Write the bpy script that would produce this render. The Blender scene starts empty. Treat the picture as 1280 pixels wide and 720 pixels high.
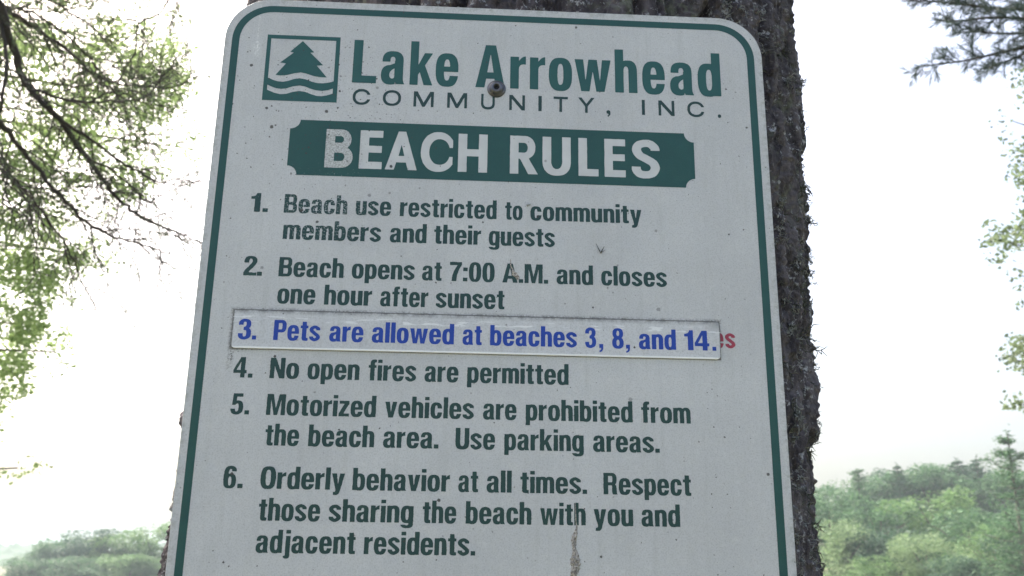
import bpy, bmesh, math, random, json
import numpy as np
from mathutils import Vector, Matrix, noise as mnoise
from mathutils.geometry import tessellate_polygon

random.seed(7)
rng = np.random.default_rng(11)
SC = bpy.context.scene
COL = SC.collection
R = math.radians

# ---------------------------------------------------------------- camera, sky, sun, exposure
LEAN = R(1.2)                       # the sign and its tree lean a little toward the viewer
ROOT = Vector((0.0, 0.0, 1.39))     # bottom centre of the sign, metres above the ground
LEANM = Matrix.Rotation(LEAN, 4, 'X')
SIGN_M = Matrix.Translation(ROOT) @ LEANM
RC = [[0.9984842, -0.0133601, -0.0533925], [0.0274411, 0.9617595, 0.2725173], [0.0477099, -0.2735694, 0.9606683]]
sgn = lambda v: Vector((v[0], v[2], -v[1]))
ax, ay, az = sgn(RC[0]), sgn(RC[1]), sgn(RC[2])
rot = Matrix((ax, -ay, -az)).transposed().to_4x4()
CAM_L = Vector((-0.0190271, -0.6977687, 0.1614808))
cd = bpy.data.cameras.new('camera')
cam = bpy.data.objects.new('camera', cd); COL.objects.link(cam)
cam.matrix_world = SIGN_M @ (Matrix.Translation(CAM_L) @ rot)
cd.sensor_width = 36.0
FPX = 1150.0
cd.lens = 36.0 * FPX / 1280.0
cd.clip_start = 0.01; cd.clip_end = 6000
cd.dof.use_dof = True; cd.dof.focus_distance = 0.78; cd.dof.aperture_fstop = 15.0
SC.camera = cam

SUN_EL, SUN_AZ = R(52), R(-44)      # high, to the left and slightly behind the trunk
world = bpy.data.worlds.new('World'); SC.world = world; world.use_nodes = True
wn = world.node_tree
sky = wn.nodes.new('ShaderNodeTexSky'); sky.sky_type = 'NISHITA'; sky.sun_disc = False
sky.sun_elevation = SUN_EL; sky.sun_rotation = SUN_AZ
sky.air_density = 1.0; sky.dust_density = 10.0; sky.ozone_density = 1.0
bg = wn.nodes['Background']; bg.inputs['Strength'].default_value = 0.15
wn.links.new(sky.outputs[0], bg.inputs['Color'])
sd = bpy.data.lights.new('sun', 'SUN'); sd.energy = 2.8; sd.angle = R(10); sd.color = (1.0, 0.95, 0.88)
sun = bpy.data.objects.new('sun', sd); COL.objects.link(sun)
sdir = Vector((math.sin(SUN_AZ) * math.cos(SUN_EL), math.cos(SUN_AZ) * math.cos(SUN_EL), math.sin(SUN_EL)))
sun.rotation_euler = sdir.to_track_quat('Z', 'Y').to_euler()
sun.location = (0, 0, 40)
SC.view_settings.view_transform = 'Standard'; SC.view_settings.look = 'None'
SC.view_settings.exposure = 1.75; SC.view_settings.gamma = 1.0
SC.view_settings.use_curve_mapping = False
HAZE = 0.00036
SC.render.engine = 'CYCLES'
SC.cycles.use_denoising = True
SC.cycles.volume_bounces = 1
SC.cycles.max_bounces = 6
SC.cycles.diffuse_bounces = 3
SC.cycles.transparent_max_bounces = 8

# ---------------------------------------------------------------- helpers: objects
def tag(o, label=None, cat=None, group=None, kind=None):
    if label: o['label'] = label
    if cat: o['category'] = cat
    if group: o['group'] = group
    if kind: o['kind'] = kind
    return o
def empty(name, loc=(0, 0, 0)):
    o = bpy.data.objects.new(name, None); COL.objects.link(o); o.location = loc
    o.empty_display_size = 0.1
    return o
def link(name, me, mats, parent=None, smooth=False):
    if not isinstance(mats, (list, tuple)): mats = [mats]
    for m in mats: me.materials.append(m)
    if smooth: me.polygons.foreach_set('use_smooth', np.ones(len(me.polygons), bool))
    o = bpy.data.objects.new(name, me); COL.objects.link(o)
    if parent: o.parent = parent
    return o
def np_mesh(name, V, F):
    """V (n,3), F (m,k) int, all faces with k corners"""
    V = np.asarray(V, np.float32); F = np.asarray(F, np.int32); k = F.shape[1]
    me = bpy.data.meshes.new(name)
    me.vertices.add(len(V)); me.vertices.foreach_set('co', V.ravel())
    me.loops.add(F.size); me.loops.foreach_set('vertex_index', F.ravel())
    me.polygons.add(len(F)); me.polygons.foreach_set('loop_start', np.arange(0, F.size, k, dtype=np.int32))
    me.update(calc_edges=True); me.validate()
    return me
def bm_mesh(name, bm):
    me = bpy.data.meshes.new(name); bm.to_mesh(me); bm.free(); return me

class Tubes:
    def __init__(s): s.V = []; s.F = []; s.n = 0
    def add(s, pts, rad, sides=6):
        P = np.asarray(pts, float); m = len(P)
        rad = np.broadcast_to(np.asarray(rad, float), (m,))
        T = np.gradient(P, axis=0); T /= np.linalg.norm(T, axis=1)[:, None] + 1e-9
        ref = np.array([0.3, 0.2, 1.0]) if abs(T[0][2]) < 0.9 else np.array([1.0, 0.2, 0])
        A = np.cross(T, ref); A /= np.linalg.norm(A, axis=1)[:, None] + 1e-9
        B = np.cross(T, A)
        a = np.linspace(0, 2 * np.pi, sides, endpoint=False)
        ring = P[:, None] + rad[:, None, None] * (np.cos(a)[None, :, None] * A[:, None] + np.sin(a)[None, :, None] * B[:, None])
        s.V.append(ring.reshape(-1, 3))
        i = np.arange(m - 1)[:, None] * sides; j = np.arange(sides)[None]; j2 = (j + 1) % sides
        s.F.append(np.stack([i + j, i + j2, i + sides + j2, i + sides + j], -1).reshape(-1, 4) + s.n)
        s.n += m * sides
    def build(s, name, mat, parent=None):
        return link(name, np_mesh(name, np.vstack(s.V), np.vstack(s.F)), mat, parent, True)

def catmull(pts, n=8):
    p = np.asarray(pts, float); p = np.vstack([2 * p[0] - p[1], p, 2 * p[-1] - p[-2]]); o = []
    for i in range(1, len(p) - 2):
        a, b, c, d = p[i - 1:i + 3]
        for t in np.linspace(0, 1, n, endpoint=False):
            o.append(.5 * (2 * b + (c - a) * t + (2 * a - 5 * b + 4 * c - d) * t * t + (-a + 3 * b - 3 * c + d) * t ** 3))
    o.append(p[-2]); return np.array(o)

def leaves(name, C, size, mat, parent=None, aspect=0.55, droop=0.0, dirs=None, curl=0.25):
    """many small folded leaf faces at the points C"""
    n = len(C); C = np.asarray(C, float); size = np.broadcast_to(size, (n,))[:, None]
    if dirs is None:
        d = rng.normal(size=(n, 3)); d[:, 2] = d[:, 2] * 0.6 - droop
    else: d = np.asarray(dirs, float)
    d /= np.linalg.norm(d, axis=1)[:, None] + 1e-9
    u = rng.normal(size=(n, 3)); u -= (u * d).sum(1)[:, None] * d; u /= np.linalg.norm(u, axis=1)[:, None] + 1e-9
    w = np.cross(d, u)
    base = C - d * size * .5; tip = C + d * size * .5 - w * size * curl * .4
    l = C + u * size * aspect * .5 + w * size * curl * .3 - d * size * .05
    r = C - u * size * aspect * .5 + w * size * curl * .3 - d * size * .05
    V = np.stack([base, l, tip, r], 1).reshape(-1, 3)
    i = np.arange(n)[:, None] * 4
    F = np.concatenate([i + [[0, 1, 2]], i + [[0, 2, 3]]], 1).reshape(-1, 3)
    return link(name, np_mesh(name, V, F), mat, parent)

# ---------------------------------------------------------------- helpers: material nodes
class NT:
    def __init__(s, name):
        s.m = bpy.data.materials.new(name); s.m.use_nodes = True
        s.t = s.m.node_tree; s.p = s.t.nodes['Principled BSDF']; s.out = s.t.nodes['Material Output']
    def n(s, typ, **kw):
        nd = s.t.nodes.new(typ)
        for k, v in kw.items(): setattr(nd, k, v)
        return nd
    def put(s, sock, v):
        if isinstance(v, bpy.types.NodeSocket): s.t.links.new(v, sock)
        else:
            if isinstance(v, (tuple, list)) and len(v) == 3 and sock.type == 'RGBA': v = (*v, 1)
            sock.default_value = v
    def math(s, op, a, b=0.0, c=0.0, clamp=False):
        nd = s.n('ShaderNodeMath', operation=op); nd.use_clamp = clamp
        for i, v in enumerate((a, b, c)): s.put(nd.inputs[i], v)
        return nd.outputs[0]
    def mix(s, f, a, b):
        nd = s.n('ShaderNodeMix', data_type='RGBA')
        s.put(nd.inputs[0], f); s.put(nd.inputs[6], a); s.put(nd.inputs[7], b)
        return nd.outputs[2]
    def ramp(s, v, lo, hi):
        nd = s.n('ShaderNodeMapRange'); nd.interpolation_type = 'SMOOTHSTEP'
        s.put(nd.inputs[0], v); s.put(nd.inputs[1], lo); s.put(nd.inputs[2], hi)
        return nd.outputs[0]
    def obj(s): return s.n('ShaderNodeTexCoord').outputs['Object']
    def scale(s, v, k):
        nd = s.n('ShaderNodeVectorMath', operation='MULTIPLY'); s.put(nd.inputs[0], v)
        nd.inputs[1].default_value = k if isinstance(k, (tuple, list)) else (k, k, k); return nd.outputs[0]
    def addv(s, a, b):
        nd = s.n('ShaderNodeVectorMath', operation='ADD'); s.put(nd.inputs[0], a); s.put(nd.inputs[1], b); return nd.outputs[0]
    def noise(s, vec, scale, detail=3, rough=.5):
        nd = s.n('ShaderNodeTexNoise'); s.put(nd.inputs['Vector'], vec); nd.inputs['Scale'].default_value = scale
        nd.inputs['Detail'].default_value = detail; nd.inputs['Roughness'].default_value = rough
        return nd.outputs['Fac']
    def vor(s, vec, scale, rand=1.0):
        nd = s.n('ShaderNodeTexVoronoi'); s.put(nd.inputs['Vector'], vec); nd.inputs['Scale'].default_value = scale
        nd.inputs['Randomness'].default_value = rand
        return nd.outputs['Distance'], nd.outputs['Color']
    def sep(s, v):
        nd = s.n('ShaderNodeSeparateXYZ'); s.put(nd.inputs[0], v); return nd.outputs
    def bump(s, h, strength=.5, dist=.001):
        nd = s.n('ShaderNodeBump'); s.put(nd.inputs['Height'], h); nd.inputs['Strength'].default_value = strength
        nd.inputs['Distance'].default_value = dist; s.put(s.p.inputs['Normal'], nd.outputs[0])
    def set(s, **kw):
        for k, v in kw.items(): s.put(s.p.inputs[k.replace('_', ' ')], v)
        return s

# sign-plane coordinates in millimetres: X right from the left edge, Y down from the top edge
SW, SH = 457.0, 609.6
def sp(X, Y, proud=0.0):
    return ((X - SW / 2) / 1000.0, -0.001 - proud, (SH - Y) / 1000.0)

def weather(N, col, spots=1.0):
    """dirt specks and lichen dots that sit on every sign surface, in sign coordinates"""
    o = N.obj(); xyz = N.sep(o)
    X = N.math('MULTIPLY_ADD', xyz[0], 1000.0, SW / 2)
    Y = N.math('MULTIPLY_ADD', xyz[2], -1000.0, SH)
    cx = N.n('ShaderNodeCombineXYZ'); N.put(cx.inputs[0], X); N.put(cx.inputs[1], Y)
    P = cx.outputs[0]
    wob = N.n('ShaderNodeTexNoise'); N.put(wob.inputs['Vector'], P); wob.inputs['Scale'].default_value = .9; wob.inputs['Detail'].default_value = 3
    off = N.n('ShaderNodeVectorMath', operation='MULTIPLY_ADD'); N.put(off.inputs[0], wob.outputs['Color']); off.inputs[1].default_value = (1.6, 1.6, 0); off.inputs[2].default_value = (-.8, -.8, 0)
    Q = N.addv(P, off.outputs[0])
    # denser towards the upper left
    def blob(x, y, r):
        dx = N.math('SUBTRACT', X, x); dy = N.math('SUBTRACT', Y, y)
        d = N.math('SQRT', N.math('ADD', N.math('MULTIPLY', dx, dx), N.math('MULTIPLY', dy, dy)))
        return N.ramp(d, r, 0.0)
    den = N.math('ADD', N.math('MULTIPLY', blob(98, 92, 95), .42), N.math('MULTIPLY', blob(95, 140, 60), .25))
    den = N.math('ADD', N.math('ADD', den, N.math('MULTIPLY', blob(102, 136, 24), .5)), .035)
    total = None
    for sc, rad, k in ((1 / 15.0, .09, .55), (1 / 8.0, .16, 1.0), (1 / 4.0, .19, 1.0), (1 / 2.0, .24, 1.0)):
        d, c = N.vor(Q, sc); cc = N.sep(c)
        keep = N.math('LESS_THAN', cc[0], N.math('MULTIPLY', den, k * spots))
        rr = N.math('MULTIPLY_ADD', cc[1], rad, .04)
        m = N.math('MULTIPLY', N.ramp(N.math('SUBTRACT', d, rr), .03, -.03), keep)
        m = N.math('MULTIPLY', m, N.math('MULTIPLY_ADD', cc[2], .5, .45))
        total = m if total is None else N.math('MAXIMUM', total, m)
    col = N.mix(total, col, (.045, .04, .035))
    return col, X, Y, P, den

# ---------------------------------------------------------------- materials
def mat_panel(name, base, plate=False):
    N = NT(name)
    o = N.obj()
    mott = N.noise(o, 9, 4, .6); fine = N.noise(o, 900, 2, .6); fine2 = N.noise(o, 220, 3, .6)
    c = N.mix(N.ramp(mott, .3, .75), tuple(v * .93 for v in base), tuple(v * 1.05 for v in base))
    c = N.mix(N.math('MULTIPLY', N.ramp(fine, .42, .72), .30), c, (.20, .20, .19))
    c = N.mix(N.math('MULTIPLY', N.ramp(fine2, .5, .8), .22), c, (.70, .70, .68))
    c, X, Y, P, den = weather(N, c, .6 if plate else 1.0)
    run = N.ramp(N.noise(N.scale(P, (.16, .012, 1)), 1.0, 4, .6), .48, .75)
    c = N.mix(N.math('MULTIPLY', run, .16), c, (.30, .31, .28))
    if not plate:
        ex = N.math('SUBTRACT', SW / 2, N.math('ABSOLUTE', N.math('SUBTRACT', X, SW / 2))); em = N.math('MINIMUM', ex, Y)
        al = N.math('MULTIPLY', N.ramp(em, 7.0, 0.0), N.ramp(N.noise(P, .18, 4, .7), .42, .66))
        c = N.mix(N.math('MULTIPLY', al, .45), c, (.20, .205, .17))
    pn = N.noise(P, .55, 4, .75); pn2 = N.noise(P, .12, 3, .6)
    # mildew along the screwed-on strip's edges, plus a painted contact shadow beneath it
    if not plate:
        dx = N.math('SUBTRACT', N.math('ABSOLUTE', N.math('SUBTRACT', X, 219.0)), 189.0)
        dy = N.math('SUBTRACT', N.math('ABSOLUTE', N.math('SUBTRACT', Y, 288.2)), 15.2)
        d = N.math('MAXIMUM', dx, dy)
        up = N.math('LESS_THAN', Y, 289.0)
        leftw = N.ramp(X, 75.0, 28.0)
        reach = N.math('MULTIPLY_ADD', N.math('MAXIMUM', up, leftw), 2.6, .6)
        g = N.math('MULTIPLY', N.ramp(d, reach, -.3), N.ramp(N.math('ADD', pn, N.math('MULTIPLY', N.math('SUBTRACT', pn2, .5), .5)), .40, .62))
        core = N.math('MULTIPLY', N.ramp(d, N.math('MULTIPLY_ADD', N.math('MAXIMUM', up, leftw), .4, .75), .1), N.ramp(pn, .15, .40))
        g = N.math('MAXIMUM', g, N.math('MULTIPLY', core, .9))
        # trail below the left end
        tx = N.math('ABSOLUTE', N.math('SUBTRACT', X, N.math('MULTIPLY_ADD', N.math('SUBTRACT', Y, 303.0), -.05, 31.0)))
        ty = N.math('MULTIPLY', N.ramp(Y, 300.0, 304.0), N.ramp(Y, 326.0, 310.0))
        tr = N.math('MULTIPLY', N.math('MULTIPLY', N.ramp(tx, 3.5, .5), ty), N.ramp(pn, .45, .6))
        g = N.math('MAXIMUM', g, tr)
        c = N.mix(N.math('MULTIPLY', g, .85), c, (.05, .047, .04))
        # a scuffed vertical line in the upper left corner
        sx = N.math('ABSOLUTE', N.math('SUBTRACT', X, N.math('MULTIPLY_ADD', N.math('SUBTRACT', pn, .5), 2.0, 27.2)))
        sy = N.math('MULTIPLY', N.ramp(Y, 3.0, 9.0), N.ramp(Y, 58.0, 50.0))
        wd = N.math('MULTIPLY_ADD', N.ramp(Y, 38.0, 46.0), 4.0, .8)
        s = N.math('MULTIPLY', N.math('MULTIPLY', N.ramp(sx, wd, 0.0), sy), N.ramp(pn, .46, .6))
        c = N.mix(N.math('MULTIPLY', s, .75), c, (.82, .82, .80))
        rb = N.ramp(N.noise(P, .35, 3, .6), .35, .7)
    else:
        dtop = N.math('SUBTRACT', Y, 273.0)
        smudge = N.math('MULTIPLY', N.ramp(dtop, 4.5, .0), N.ramp(N.math('MULTIPLY_ADD', pn2, .8, N.math('MULTIPLY', pn, .5)), .45, .78))
        corner = N.math('MULTIPLY', N.math('MULTIPLY', N.ramp(X, 392.0, 408.0), N.ramp(dtop, 11.0, 0.0)), .7)
        edge = N.math('MULTIPLY', N.ramp(dtop, 1.0, .3), N.ramp(pn, .2, .42)); side = N.math('MULTIPLY', N.ramp(X, 407.0, 407.9), N.ramp(pn, .3, .5)); lside = N.math('MULTIPLY', N.ramp(X, 31.6, 30.5), N.ramp(pn, .3, .5))
        c = N.mix(N.math('MULTIPLY', N.math('MAXIMUM', smudge, corner), .8), c, (.12, .12, .12))
        c = N.mix(N.math('MULTIPLY', N.math('MAXIMUM', edge, N.math('MAXIMUM', side, lside)), .85), c, (.05, .048, .045))
        c = N.mix(N.math('MULTIPLY', N.ramp(Y, 301.7, 302.3), .95), c, (.86, .86, .85))  # highlight on the lower bevel, painted as a bright band
        hl = N.math('MULTIPLY', N.ramp(N.noise(N.scale(P, (.06, .35, 1)), 1.0, 3, .5), .56, .62), N.math('MULTIPLY', N.ramp(dtop, 4.0, 6.0), N.ramp(dtop, 11.0, 8.0)))  # highlight streaks below the top edge, put into the colour
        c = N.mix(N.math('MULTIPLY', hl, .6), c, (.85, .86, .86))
        rb = N.ramp(pn, .3, .7)
    N.set(Base_Color=c, Roughness=N.math('MULTIPLY_ADD', rb, .12, .40), Specular_IOR_Level=.45)
    N.bump(N.noise(o, 420, 3, .6), .12, .0004)
    return N.m

def mat_ink(name, col, chips=.25, chipcol=(.50, .52, .52), rough=.42):
    N = NT(name); o = N.obj()
    v = N.noise(o, 60, 3, .6)
    c = N.mix(v, tuple(x * .85 for x in col), tuple(x * 1.18 for x in col))
    c, X, Y, P, den = weather(N, c, .7)
    n = N.noise(P, .75, 5, .7)
    if name == 'banner_white':        # the first letter is stained and worn
        bx = N.math('ABSOLUTE', N.math('SUBTRACT', X, 101.0))
        c = N.mix(N.math('MULTIPLY', N.math('MULTIPLY', N.ramp(bx, 26.0, 6.0), N.ramp(n, .42, .62)), .75), c, (.20, .21, .18))
    # flaked mostly at the first rules' left end and around the heading emblem
    dx = N.math('SUBTRACT', X, 92.0); dy = N.math('MULTIPLY', N.math('SUBTRACT', Y, 188.0), 1.4)
    near = N.ramp(N.math('SQRT', N.math('ADD', N.math('MULTIPLY', dx, dx), N.math('MULTIPLY', dy, dy))), 90.0, 10.0)
    th = N.math('MULTIPLY_ADD', near, -.16 * (1 if chips else 0), .765 - .08 * chips)
    chip = N.math('GREATER_THAN', n, th)
    wearn = N.math('MULTIPLY', N.ramp(N.noise(P, 2.2, 3, .7), .55, .8), .18)
    c = N.mix(wearn, c, chipcol)
    c = N.mix(N.math('MULTIPLY', chip, .8), c, chipcol)
    N.set(Base_Color=c, Roughness=rough, Specular_IOR_Level=.4)
    return N.m

M = {}
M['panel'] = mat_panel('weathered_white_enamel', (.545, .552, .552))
M['plate'] = mat_panel('strip_white_enamel', (.58, .59, .605), True)
M['green'] = mat_ink('sign_green', (.010, .068, .061), .2)
M['green_head'] = mat_ink('heading_green', (.013, .084, .078), .2)
M['green_text'] = mat_ink('rule_text_green', (.010, .046, .042), .5)
M['green_thin'] = mat_ink('thin_text_green', (.011, .042, .040), .5)
M['banner_white'] = mat_ink('banner_white', (.55, .56, .555), .0, (.08, .10, .09))
M['blue'] = mat_ink('strip_blue', (.007, .046, .33), .0, (.5, .52, .55))
M['red'] = mat_ink('old_red_ink', (.30, .035, .065), .3, (.55, .45, .46))
def simple(name, col, rough=.6, metal=0.0, nscale=None, var=.25, bump=None):
    N = NT(name)
    if nscale:
        f = N.noise(N.obj(), nscale, 4, .6)
        c = N.mix(f, tuple(x * (1 - var) for x in col), tuple(min(1, x * (1 + var)) for x in col))
        if bump: N.bump(f, bump[0], bump[1])
    else: c = col
    N.set(Base_Color=c, Roughness=rough, Metallic=metal)
    return N.m
M['steel'] = simple('dull_steel', (.12, .12, .13), .32, .9, 300, .35)
M['socket'] = simple('socket_steel', (.02, .02, .022), .5, .6)
def mat_residue():
    N = NT('dried_residue'); f = N.noise(N.obj(), 700, 4, .7)
    c = N.mix(N.ramp(f, .32, .68), (.09, .075, .06), (.50, .47, .43))
    N.set(Base_Color=c, Roughness=.3); N.bump(f, .6, .0006); return N.m
M['residue'] = mat_residue()

def mat_bark(name='furrowed_bark', fine=True):
    N = NT(name); o = N.obj(); st = N.scale(o, (1, 1, .3))
    a = N.noise(st, 45, 5, .65); b = N.noise(o, 260, 4, .7); big = N.noise(o, 5, 3, .5)
    c = N.mix(N.ramp(a, .3, .72), (.028, .024, .028), (.145, .130, .138))
    c = N.mix(N.math('MULTIPLY', N.ramp(b, .5, .75), .5), c, (.20, .18, .18))
    li = N.math('MULTIPLY', N.ramp(N.noise(o, 120, 5, .75), .56, .63), N.ramp(N.noise(o, 18, 3, .6), .36, .56))
    c = N.mix(N.math('MULTIPLY', li, .85), c, (.42, .43, .44))
    lg = N.math('MULTIPLY', N.ramp(N.noise(o, 38, 4, .65), .52, .66), N.ramp(big, .45, .6))
    c = N.mix(N.math('MULTIPLY', lg, .55), c, (.15, .17, .12))
    N.set(Base_Color=c, Roughness=.9, Specular_IOR_Level=.2)
    N.bump(N.math('ADD', a, N.math('MULTIPLY', b, .6)), .8, .006)
    return N.m
M['bark'] = mat_bark()
M['bark_far'] = simple('grey_brown_bark', (.09, .075, .065), .9, 0, 8, .4)
M['twig'] = simple('dark_twig', (.042, .036, .032), .9, 0, 40, .3)
def mat_leaf(name, c0, c1, trans=.45, island=True, rough=.6):
    N = NT(name)
    g = N.n('ShaderNodeNewGeometry').outputs['Random Per Island']
    oi = N.n('ShaderNodeObjectInfo').outputs['Random']
    f = N.math('FRACT', N.math('ADD', g, N.math('MULTIPLY', oi, .0)))
    c = N.mix(f, c0, c1)
    t = N.n('ShaderNodeBsdfTranslucent'); N.put(t.inputs[0], c)
    N.set(Base_Color=c, Roughness=rough, Specular_IOR_Level=.3)
    mx = N.n('ShaderNodeMixShader'); mx.inputs[0].default_value = trans
    N.t.links.new(N.p.outputs[0], mx.inputs[1]); N.t.links.new(t.outputs[0], mx.inputs[2])
    N.t.links.new(mx.outputs[0], N.out.inputs[0])
    return N.m
M['lichen'] = mat_leaf('grey_lichen', (.16, .17, .16), (.46, .48, .46), .15)
M['lichen_dark'] = mat_leaf('dark_lichen', (.05, .055, .045), (.16, .17, .13), .15)
M['leaf_bright'] = mat_leaf('spring_leaf', (.18, .27, .09), (.32, .42, .18), .65)
M['leaf_mid'] = mat_leaf('broad_leaf', (.08, .12, .07), (.17, .22, .12), .5)
M['needle_dark'] = mat_leaf('dark_needle', (.055, .085, .05), (.11, .15, .085), .45)
M['needle_pine'] = mat_leaf('pine_needle', (.030, .052, .045), (.06, .09, .075), .25)
FAR = {
    'bright': mat_leaf('far_bright_leaf', (.085, .170, .060), (.145, .245, .09), .45),
    'mid': mat_leaf('far_mid_leaf', (.050, .120, .055), (.10, .19, .085), .4),
    'pale': mat_leaf('far_pale_leaf', (.14, .22, .10), (.22, .31, .15), .4),
    'dark': mat_leaf('far_dark_leaf', (.035, .085, .048), (.07, .135, .075), .3),
}

# ---------------------------------------------------------------- setting: ground, lake, far ridge, haze
def terrain(x, y):
    r = np.hypot(x, y); th = np.arctan2(x, y)
    right = 1 / (1 + np.exp(-(th - .05) * 9))                  # the shore curves in on the right
    far = 105 * right + 270 * (1 - right)
    front = np.cos(th) > -.2
    near = np.where(front, -4.0 * np.clip((r - 7) / 16, 0, 1) ** 1.3, 0)
    t = np.clip((r - far) / 22, 0, 1); up = 1.2 * t * t * (3 - 2 * t)
    t2 = np.clip((r - far - 15) / 130, 0, 1); hill = (15 * right + 3 * (1 - right)) * t2 * t2 * (3 - 2 * t2)
    z = near + np.where(front, up + hill, 0)
    z = z + .05 * np.sin(x * 1.3) * np.sin(y * 1.1) * (r > 2)
    return z
rad = np.concatenate([[0.01], np.geomspace(.4, 2600, 150)]); ang = np.linspace(0, 2 * np.pi, 180, endpoint=False)
gx = rad[:, None] * np.sin(ang)[None]; gy = rad[:, None] * np.cos(ang)[None]; gz = terrain(gx, gy)
V = np.stack([gx, gy, gz], -1).reshape(-1, 3); na = len(ang)
i = np.arange(len(rad) - 1)[:, None] * na; j = np.arange(na)[None]; j2 = (j + 1) % na
F = np.stack([i + j, i + j2, i + na + j2, i + na + j], -1).reshape(-1, 4)[:, ::-1]
N = NT('forest_floor'); o = N.obj()
f = N.noise(o, .6, 5, .65); f2 = N.noise(o, 9, 5, .7)
c = N.mix(N.ramp(f, .4, .65), (.075, .065, .040), (.045, .080, .026)); c = N.mix(N.ramp(f2, .45, .75), c, (.15, .115, .08))
N.set(Base_Color=c, Roughness=.95); N.bump(f2, .6, .03); M['ground'] = N.m
tag(link('ground', np_mesh('ground', V, F), M['ground'], None, True), kind='structure')
bm = bmesh.new()
bmesh.ops.create_circle(bm, cap_ends=True, segments=96, radius=430)
for v in bm.verts: v.co.y += 440; v.co.z = -3.1
N = NT('lake_water'); N.set(Base_Color=(.03, .045, .045), Roughness=.08, Specular_IOR_Level=.5)
N.bump(N.noise(N.obj(), .9, 4, .6), .15, .08)
tag(link('water', bm_mesh('water', bm), N.m), kind='structure')
# far wooded ridge across the lake on the left
nx, ny = 260, 36
xs = np.linspace(-900, 100, nx); prof = 30 + 6 * np.sin(xs * .006 + 1.0) + 4 * np.sin(xs * .017)
prof = .66 * prof * np.clip((120 - xs) / 260, 0, 1) ** .6
ts = np.linspace(0, 1, ny)
RX = np.repeat(xs[:, None], ny, 1); RY = 560 + 300 * ts[None] + 0 * RX
RZ = -4 + prof[:, None] * np.sin(np.clip(ts * 1.5, 0, 1) * np.pi / 2)[None] + rng.normal(0, 1.3, (nx, ny)) * (ts[None] > .02)
V = np.stack([RX, RY, RZ], -1).reshape(-1, 3)
i = np.arange(nx - 1)[:, None] * ny; j = np.arange(ny - 1)[None]
F = np.stack([i + j, i + ny + j, i + ny + j + 1, i + j + 1], -1).reshape(-1, 4)
tag(link('hills', np_mesh('hills', V, F), simple('wooded_ridge', (.030, .060, .035), .95, 0, .08, .35), None, True), kind='structure')

# pale summer haze over the lake: one closed box, sky outside
bm = bmesh.new(); bmesh.ops.create_cube(bm, size=1.0)
for v in bm.verts: v.co = Vector((v.co.x * 5300, v.co.y * 5300, v.co.z * 72 + 29.5))
hm = bpy.data.materials.new('haze_air'); hm.use_nodes = True
ht = hm.node_tree; ht.nodes.clear()
ho = ht.nodes.new('ShaderNodeOutputMaterial'); hv = ht.nodes.new('ShaderNodeVolumePrincipled')
hv.inputs['Color'].default_value = (.77, .90, .96, 1); hv.inputs['Density'].default_value = HAZE; hv.inputs['Anisotropy'].default_value = 0.0
ht.links.new(hv.outputs[0], ho.inputs['Volume'])
tag(link('haze', bm_mesh('haze', bm), hm), kind='stuff')

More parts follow.
